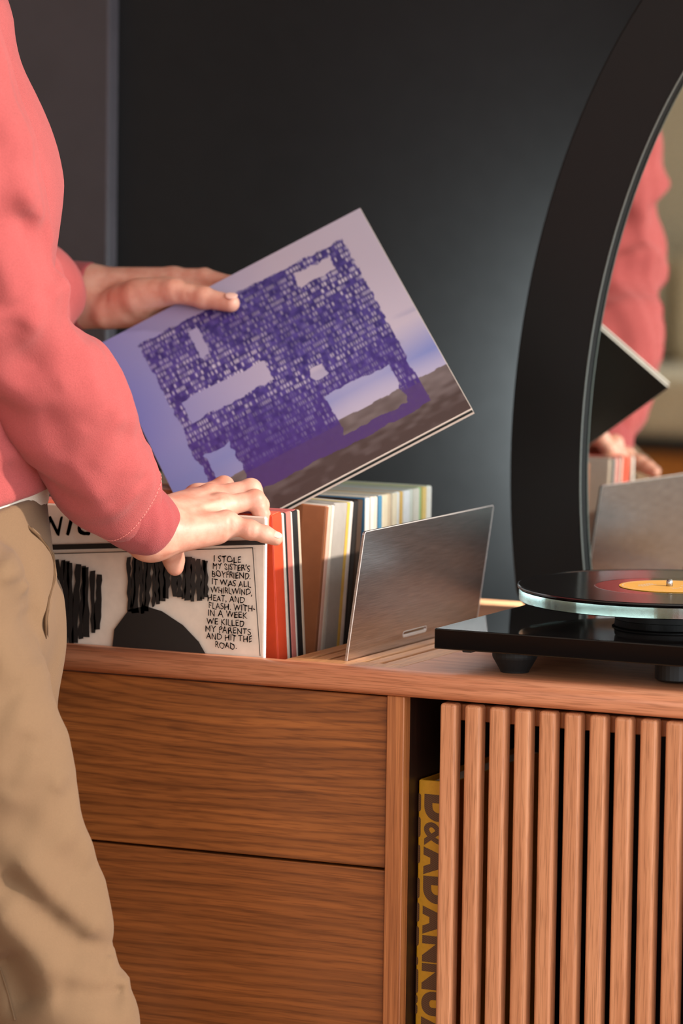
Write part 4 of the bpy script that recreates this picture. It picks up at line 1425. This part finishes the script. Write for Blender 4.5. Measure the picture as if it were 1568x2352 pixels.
# ---- clothes
def px2(v):
    """pixel-like coordinates in the upright plane through the person (metres along E1, up)"""
    return np.array([v @ E1, v[2]])
def folds2(P, lines, D=4.24, dmax=4.36):
    """ridges (+) and creases (-) drawn as lines across the cloth"""
    Q = np.stack([P @ f32(E1), P[:, 2]], 1)
    e = np.zeros(len(P), dtype=np.float32)
    for x0, y0, x1, y1, w, amp in lines:
        a, b_ = f32(px2(at(x0, y0, D))), f32(px2(at(x1, y1, D)))
        dd = b_ - a
        t = np.clip(((Q - a) @ dd) / max(float(dd @ dd), 1e-9), 0, 1)
        q = Q - a - t[:, None] * dd
        r2 = (q * q).sum(1)
        fade = np.clip(np.minimum(t, 1 - t) * 5 + 0.25, 0, 1)
        e += (amp * fade * np.exp(-r2 / (w * w))).astype(np.float32)
    dep = (P - f32(CAM)) @ f32(MR[2])
    return e * np.clip((dmax - dep) / 0.05, 0, 1).astype(np.float32)
def ripple(P, s, amp, seed):
    r = np.random.default_rng(seed)
    e = np.zeros(len(P), dtype=np.float32)
    for k in range(5):
        v = f32(r.normal(size=3) * s * (1 + 0.5 * k))
        e += np.sin(P @ v + r.uniform(0, 6)) * (amp / (1 + 0.6 * k))
    return e

ARM = [(SH_R, .078), (A(-92, 366, 4.236), .066), (EL_R, .0605), (A(148, 932, 4.325), .0560), (A(236, 1085, 4.37), .0465), (A(283, 1163, 4.395), .0345)]
def sleeve_r(P):
    d = chain(P, ARM, .03)
    d = d - folds2(P, [(60, 420, 150, 575, .010, .006), (20, 470, 120, 640, .010, -.005), (150, 560, 90, 700, .012, -.004), (160, 640, 60, 760, .012, .005),
                       (170, 720, 60, 860, .013, -.004), (235, 800, 120, 900, .012, .004), (20, 720, 60, 900, .016, -.005), (270, 900, 180, 1000, .011, -.003),
                       (300, 960, 200, 1100, .010, .0035), (335, 1080, 290, 1140, .006, -.002), (320, 1050, 270, 1120, .007, .002), (150, 1080, 220, 1180, .010, .003),
                       (-20, 330, 80, 470, .014, .006), (-60, 250, 40, 430, .014, -.006), (-80, 80, 10, 250, .014, .006), (235, 1195, 330, 1115, .005, -.0025),
                       (0, 560, 40, 700, .014, .005), (90, 930, 150, 1080, .014, -.003), (40, 800, 180, 1010, .020, -.004), (200, 860, 270, 960, .012, .004), (110, 690, 210, 790, .014, -.004), (250, 1000, 330, 1060, .010, -.003)], 4.22, 4.60)
    d = d - ripple(P, 34, .0016, 3)
    # open end round the wrist
    return smax(d, -cone(P, A(283, 1163, 4.395), A(420, 1270, 4.45), .0300, .0300), .003)
lo_ = np.array([p for p, r in ARM])
sr = sdf_mesh(sleeve_r, lo_.min(0) - 0.095, lo_.max(0) + 0.06, 0.0040)
CUFF = [(A(277, 1156, 4.392), .0345), (A(300, 1174, 4.402), .0345), (A(330, 1196, 4.415), .0320), (A(350, 1211, 4.424), .0295)]
def cuff_r(P):
    d = chain(P, CUFF, .01)
    ax = CUFF[3][0] - CUFF[0][0]
    ax /= np.linalg.norm(ax)
    d = smax(d, (P - f32(A(362, 1218, 4.428))) @ f32(ax), .006)
    d = d - ripple(P, 90, .0005, 5)
    return smax(d, -cone(P, A(320, 1190, 4.415), A(420, 1262, 4.455), .0262, .0275), .003)
cl_ = np.array([p for p, r in CUFF])
cr = sdf_mesh(cuff_r, cl_.min(0) - 0.05, cl_.max(0) + 0.05, 0.0022)

CL_AX = (Lw1 + Lw2) / 2 - WR_L
ARML = [(SH_L, .078), ((SH_L + EL_L) / 2, .066), (EL_L, .062), ((EL_L * .45 + WR_L * .55), .052), (WR_L, .040)]
def sleeve_l(P):
    d = chain(P, ARML, .03) - ripple(P, 34, .0035, 8) - ripple(P, 14, .004, 9)
    return d
lo_ = np.array([p for p, r in ARML])
slm = sdf_mesh(sleeve_l, lo_.min(0) - 0.095, lo_.max(0) + 0.07, 0.0060)
LCE = LB(204, 680, -.020)
def cuff_l(P):
    d1 = cone(P, LB(130, 656, -.022), LB(206, 656, -.020), .0285, .0255)
    d2 = cone(P, LB(130, 702, -.022), LB(206, 702, -.020), .0285, .0255)
    d = smin(d1, d2, .02)
    ax = LB(204, 680, -.020) - LB(150, 680, -.022)
    ax /= np.linalg.norm(ax)
    d = smax(d, (P - f32(LB(207, 680, -.020))) @ f32(ax), .003)
    return smax(d, -np.minimum(cone(P, LB(190, 656, -.020), LB(260, 656, -.020), .0215, .0215), cone(P, LB(190, 704, -.020), LB(260, 704, -.020), .0215, .0215)), .002)
clm = sdf_mesh(cuff_l, np.minimum(LB(130, 680, -.02), LCE) - 0.06, np.maximum(LB(130, 680, -.02), LCE) + 0.06, 0.0026)

RP = f32(np.stack([E1, E2, E3], 1))
ST = np.array([1, 0.80, 1])
def tq(v): return np.array([v @ E1, v @ E2, v @ E3]) * ST
hem_n = np.cross(A(140, 1122, 4.24) - A(-150, 1196, 4.24), E2)
hem_n /= np.linalg.norm(hem_n)
if hem_n[2] < 0: hem_n = -hem_n
def torso_base(P, off=0.0):
    Q = (P @ RP) * f32(ST)
    d = cone(Q, tq(A(-160, 1260, 4.425)), tq(A(-168, 900, 4.425)), .124, .128)
    d = smin(d, cone(Q, tq(A(-168, 900, 4.425)), tq(A(-178, 430, 4.425)), .128, .124), .05)
    d = smin(d, cone(Q, tq(A(-178, 430, 4.425)), tq(A(-192, 90, 4.425)), .124, .088), .05)
    d = smin(d, cone(P, A(-190, 60, 4.26), A(-190, 60, 4.57), .068, .068), .05)
    d = smin(d, cone(P, A(-194, 30, 4.42), A(-188, -70, 4.42), .075, .064), .04)
    return d + off
def torso(P):
    d = torso_base(P)
    d = d - folds2(P, [(20, 60, 110, 420, .010, .005), (-10, 120, 90, 460, .010, -.006), (60, 130, 128, 460, .006, .003), (0, 1040, 110, 1085, .016, .006), (0, 1085, 120, 1110, .012, -.005),
                       (40, 1120, 60, 1170, .006, -.002), (-60, 900, 100, 1060, .016, -.006)], 4.26) - ripple(P, 20, .0016, 12)
    d = smax(d, -((P - f32(A(0, 1174, 4.27))) @ f32(hem_n)), .006)
    # neck opening
    return smax(d, -cone(P, A(-192, -60, 4.42), A(-170, -200, 4.42), .058, .062), .004)
tl = np.array([A(-160, 1240, 4.425) - E1 * .15 - E2 * .21, A(-160, 1240, 4.425) + E1 * .15 + E2 * .21, A(-160, 1240, 4.425) - E1 * .15 + E2 * .21, A(-160, 1240, 4.425) + E1 * .15 - E2 * .21, A(-190, -90, 4.37)])
to = sdf_mesh(torso, tl.min(0) - np.array([.06, .09, .02]), tl.max(0) + np.array([.06, .09, .02]), 0.0055)
sw = mesh_obj('sweatshirt', build_mesh('sweatshirt', [to]), M['sweat'], pe)
mesh_obj('sleeve', build_mesh('sleeve', [sr]), M['sweat'], sw)
mesh_obj('sleeve', build_mesh('sleeve', [slm]), M['sweat'], sw)
mesh_obj('cuff', build_mesh('cuff', [cr]), M['sweat_rib'], sw)
mesh_obj('cuff', build_mesh('cuff', [clm]), M['sweat_rib'], sw)
# stitched seam above the cuff
ax = Vector(CUFF[1][0] - CUFF[0][0]).normalized()
cen = Vector(A(281, 1160, 4.394))
uu = ax.orthogonal().normalized()
vv = ax.cross(uu)
sb_ = bmesh.new()
for k in range(72):
    a0 = 2 * math.pi * k / 72
    a1 = a0 + 2 * math.pi / 72 * 0.62
    pts = []
    for a in (a0, (a0 + a1) / 2, a1):
        dirn = uu * math.cos(a) + vv * math.sin(a)
        # march to the cuff surface
        lo_r, hi_r = 0.02, 0.05
        for _ in range(14):
            mid = (lo_r + hi_r) / 2
            pt = f32(cen + dirn * mid)[None]
            dd = min(float(cuff_r(pt)[0]), float(sleeve_r(pt)[0]))
            if dd < 0: lo_r = mid
            else: hi_r = mid
        pts.append(cen + dirn * (hi_r + 0.0002))
    tube_bm(pts, 0.0005, 5, bm=sb_)
bm_obj('stitching', sb_, M['thread'], sw)

def undershirt(P):
    d = torso_base(P, .009)
    d = smax(d, -((P - f32(A(0, 1222, 4.27))) @ f32(hem_n)), .003)
    return smax(d, (P - f32(A(0, 1080, 4.27))) @ f32(hem_n), .003)
us = sdf_mesh(undershirt, tl[:4].min(0) - np.array([.05, .08, .03]), tl[:4].max(0) + np.array([.05, .08, .12]), 0.0055)
mesh_obj('undershirt', build_mesh('undershirt', [us]), M['undershirt'], pe)

def trousers(P):
    Q = (P @ RP) * f32(ST)
    d = cone(Q, tq(A(-158, 1195, 4.41)), tq(A(-152, 1420, 4.385)), .113, .120)
    rl = chain(P, [(A(-140, 1420, 4.285), .093), (A(-42, 1770, 4.288), .082), (A(40, 2020, 4.29), .0745), (A(148, 2335, 4.29), .0665), (A(105, 2700, 4.31), .060), (A(70, 3120, 4.33), .062)], .02)
    ll = chain(P, [(A(-66, 1420, 4.445), .093), (A(-72, 1800, 4.452), .084), (A(-76, 2340, 4.458), .068), (A(-95, 2700, 4.46), .060), (A(-110, 3160, 4.46), .062)], .02)
    d = smin(d, ll, .020)
    d = smin(d, rl, .008)
    d = d - folds2(P, [
        (20, 1330, 62, 1500, .018, -.010), (52, 1420, 84, 1545, .014, -.018), (-10, 1290, 70, 1380, .016, .008), (-30, 1480, 60, 1560, .020, .008),
        (110, 1440, 150, 1560, .010, .005), (95, 1560, 140, 1530, .008, -.006), (118, 1585, 128, 1640, .011, -.009), (60, 1270, 110, 1330, .012, .005),
        (-20, 1790, 140, 1770, .014, .004), (150, 1790, 120, 1830, .008, .004), (20, 1850, 200, 2085, .020, -.011), (0, 1800, 130, 1990, .020, .007),
        (20, 1960, 240, 2190, .018, .009), (-10, 2000, 205, 2225, .018, -.013), (-20, 2080, 130, 2260, .022, .009), (190, 2180, 250, 2230, .012, -.006),
        (210, 2250, 262, 2290, .010, -.006), (120, 2290, 285, 2315, .014, -.010), (200, 2265, 300, 2300, .009, .006),
        (0, 2200, 60, 2340, .018, -.014), (-60, 1650, 100, 1700, .030, .004), (40, 1600, 100, 1760, .022, .005), (80, 1690, 10, 1830, .018, -.005)], 4.2, 4.33) - ripple(P, 26, .0016, 21)
    # pocket opening along the hip
    d = d - folds2(P, [(62, 1205, 118, 1268, .007, -.003), (118, 1268, 125, 1310, .007, -.004), (125, 1310, 106, 1420, .007, -.004), (128, 1268, 136, 1310, .008, .003), (136, 1310, 118, 1420, .008, .003)], 4.24, 4.40)
    return smax(d, (P - f32(A(0, 1178, 4.27))) @ f32(hem_n), .004)
tb = np.array([A(-158, 1200, 4.41) - E1 * .13 - E2 * .19, A(-158, 1200, 4.41) + E1 * .13 + E2 * .19, A(-158, 1200, 4.41) - E1 * .13 + E2 * .19, A(-158, 1200, 4.41) + E1 * .13 - E2 * .19, A(148, 2335, 4.29), A(70, 3120, 4.33), A(-110, 3160, 4.46)])
tlo, thi = tb.min(0) - np.array([.06, .08, .02]), tb.max(0) + np.array([.10, .08, .10])
tlo2 = tlo.copy(); tlo2[2] = 0.36
tr1 = sdf_mesh(trousers, tlo2, thi, 0.0046)
thi2 = thi.copy(); thi2[2] = 0.372; tlo3 = tlo.copy(); tlo3[2] = 0.02
tr2 = sdf_mesh(lambda P: smax(trousers(P), 0.045 - P[:, 2], .004), tlo3, thi2, 0.009)
tr = mesh_obj('trousers', build_mesh('trousers', [tr1, tr2]), M['khaki'], pe)
# pocket welt with its stitched edge, laid on the cloth
def on_cloth(fn, px, py, D0=4.05, D1=4.6, n=160, off=0.0006):
    ds = np.linspace(D0, D1, n)
    P = f32(np.array([at(px, py, D) for D in ds]))
    v = fn(P)
    k = int(np.argmax(v < 0))
    if v[k] >= 0: return None
    a, b_ = ds[k - 1], ds[k]
    for _ in range(12):
        m_ = (a + b_) / 2
        if fn(f32(at(px, py, m_))[None])[0] < 0: b_ = m_
        else: a = m_
    return at(px, py, a - off)
def cloth_line(fn, pxs, r, mat, name, parent, n=10, off=0.0003, deg=5):
    q = []
    for (x0, y0), (x1, y1) in zip(pxs, pxs[1:]):
        for k in range(n):
            t = k / n
            x, y_ = x0 + (x1 - x0) * t, y0 + (y1 - y0) * t
            p = on_cloth(fn, x, y_, off=off)
            if p is not None: q.append((x, y_, float((p - CAM) @ MR[2])))
    q = np.array(q)
    sp = np.linspace(-1, 1, len(q))
    D = np.polyval(np.polyfit(sp, q[:, 2], deg), sp)
    D = D - 0.0006
    pts = [at(x, y_, d_) for (x, y_, _), d_ in zip(q, D)]
    return bm_obj(name, tube_bm(pts, r, 6), mat, parent, smooth=True)
PK = [(62, 1208), (85, 1228), (108, 1256), (120, 1278), (125, 1300), (122, 1335), (112, 1375), (105, 1420), (104, 1470)]
cloth_line(trousers, [(x + 5, y) for x, y in PK], 0.0012, M['khaki'], 'pocket_welt', tr)
cloth_line(trousers, PK, 0.0016, M['khaki_dark'], 'pocket_opening', tr)
cloth_line(trousers, [(0, 2222), (18, 2280), (36, 2350)], 0.0008, M['khaki'], 'seam', tr)

# shoes and hair
def shoe(P, ank, toe):
    d = cone(P, ank + np.array([0, 0, -.035]), toe, .045, .036)
    d = smin(d, cone(P, ank, ank + np.array([0, 0, .02]), .045, .043), .02)
    return smax(d, 0.002 - P[:, 2], .004)
for ank in (at(70, 3120, 4.33), at(-110, 3160, 4.46)):
    ank = np.array([ank[0], ank[1], 0.085])
    toe = ank + E1 * 0.17 + np.array([0, 0, -.05])
    o_ = sdf_mesh(lambda P: shoe(P, ank, toe), np.minimum(ank, toe) - 0.065, np.maximum(ank, toe) + 0.07, 0.005)
    mesh_obj('shoe', build_mesh('shoe', [o_]), M['leather'], pe)
def hair(P):
    d = ellip(P, hd(-.014, 0, .040), HX, (.104, .084, .108)) - ripple(P, 120, .0025, 31)
    d = smin(d, ellip(P, hd(-.050, 0, -.010), HX, (.060, .072, .085)), .02)
    cut = (P - f32(hd(.052, 0, .055))) @ f32((E1 * 0.86 - E3 * 0.5))
    return smax(smax(d, cut, .01), -ellip(P, hd(-.010, 0, .030), HX, (.094, .072, .100)), .003)
hm = sdf_mesh(hair, HEADC - 0.16, HEADC + 0.17, 0.005)
mesh_obj('hair', build_mesh('hair', [hm]), M['hair'], pe)

# ================================================================== far side of the room, seen in the mirror
by = -5.75
bench = empty('daybed', (-1.22, by, 0), 'low wooden daybed with beige cushions against the cream wall, seen in the mirror', 'daybed')
box('base', -2.34, -0.04, by - 0.38, by + 0.38, 0.06, 0.545, M['amber_wood'], bench, bev=0.004)
box('seat_rail', -2.36, -0.02, by - 0.40, by + 0.40, 0.545, 0.580, M['matte_black'], bench, bev=0.003)
for i in range(3):
    x0 = -2.34 + 0.767 * i
    box('seat_cushion', x0 + 0.004, x0 + 0.763, by - 0.36, by + 0.39, 0.580, 0.735, M['cushion'], bench, bev=0.035, seg=4)
    box('back_cushion', x0 + 0.012, x0 + 0.755, by - 0.38, by - 0.20, 0.725, 1.02, M['cushion'], bench, bev=0.05, seg=4)
for x in (-2.24, -0.14):
    for y in (by - 0.32, by + 0.32):
        box('leg', x - 0.025, x + 0.025, y - 0.025, y + 0.025, 0.0, 0.062, M['matte_black'], bench, bev=0.003)
sh = empty('wall_shelf', (-2.45, YF + 0.08, 1.13), 'narrow dark wall shelf above the daybed, seen in the mirror', 'shelf')
box('board', -3.0, -1.95, YF + 0.001, YF + 0.16, 1.215, 1.245, M['leather'], sh, bev=0.002)
for x in (-2.85, -2.1):
    box('bracket', x - 0.012, x + 0.012, YF + 0.001, YF + 0.12, 1.13, 1.215, M['matte_black'], sh, bev=0.002)
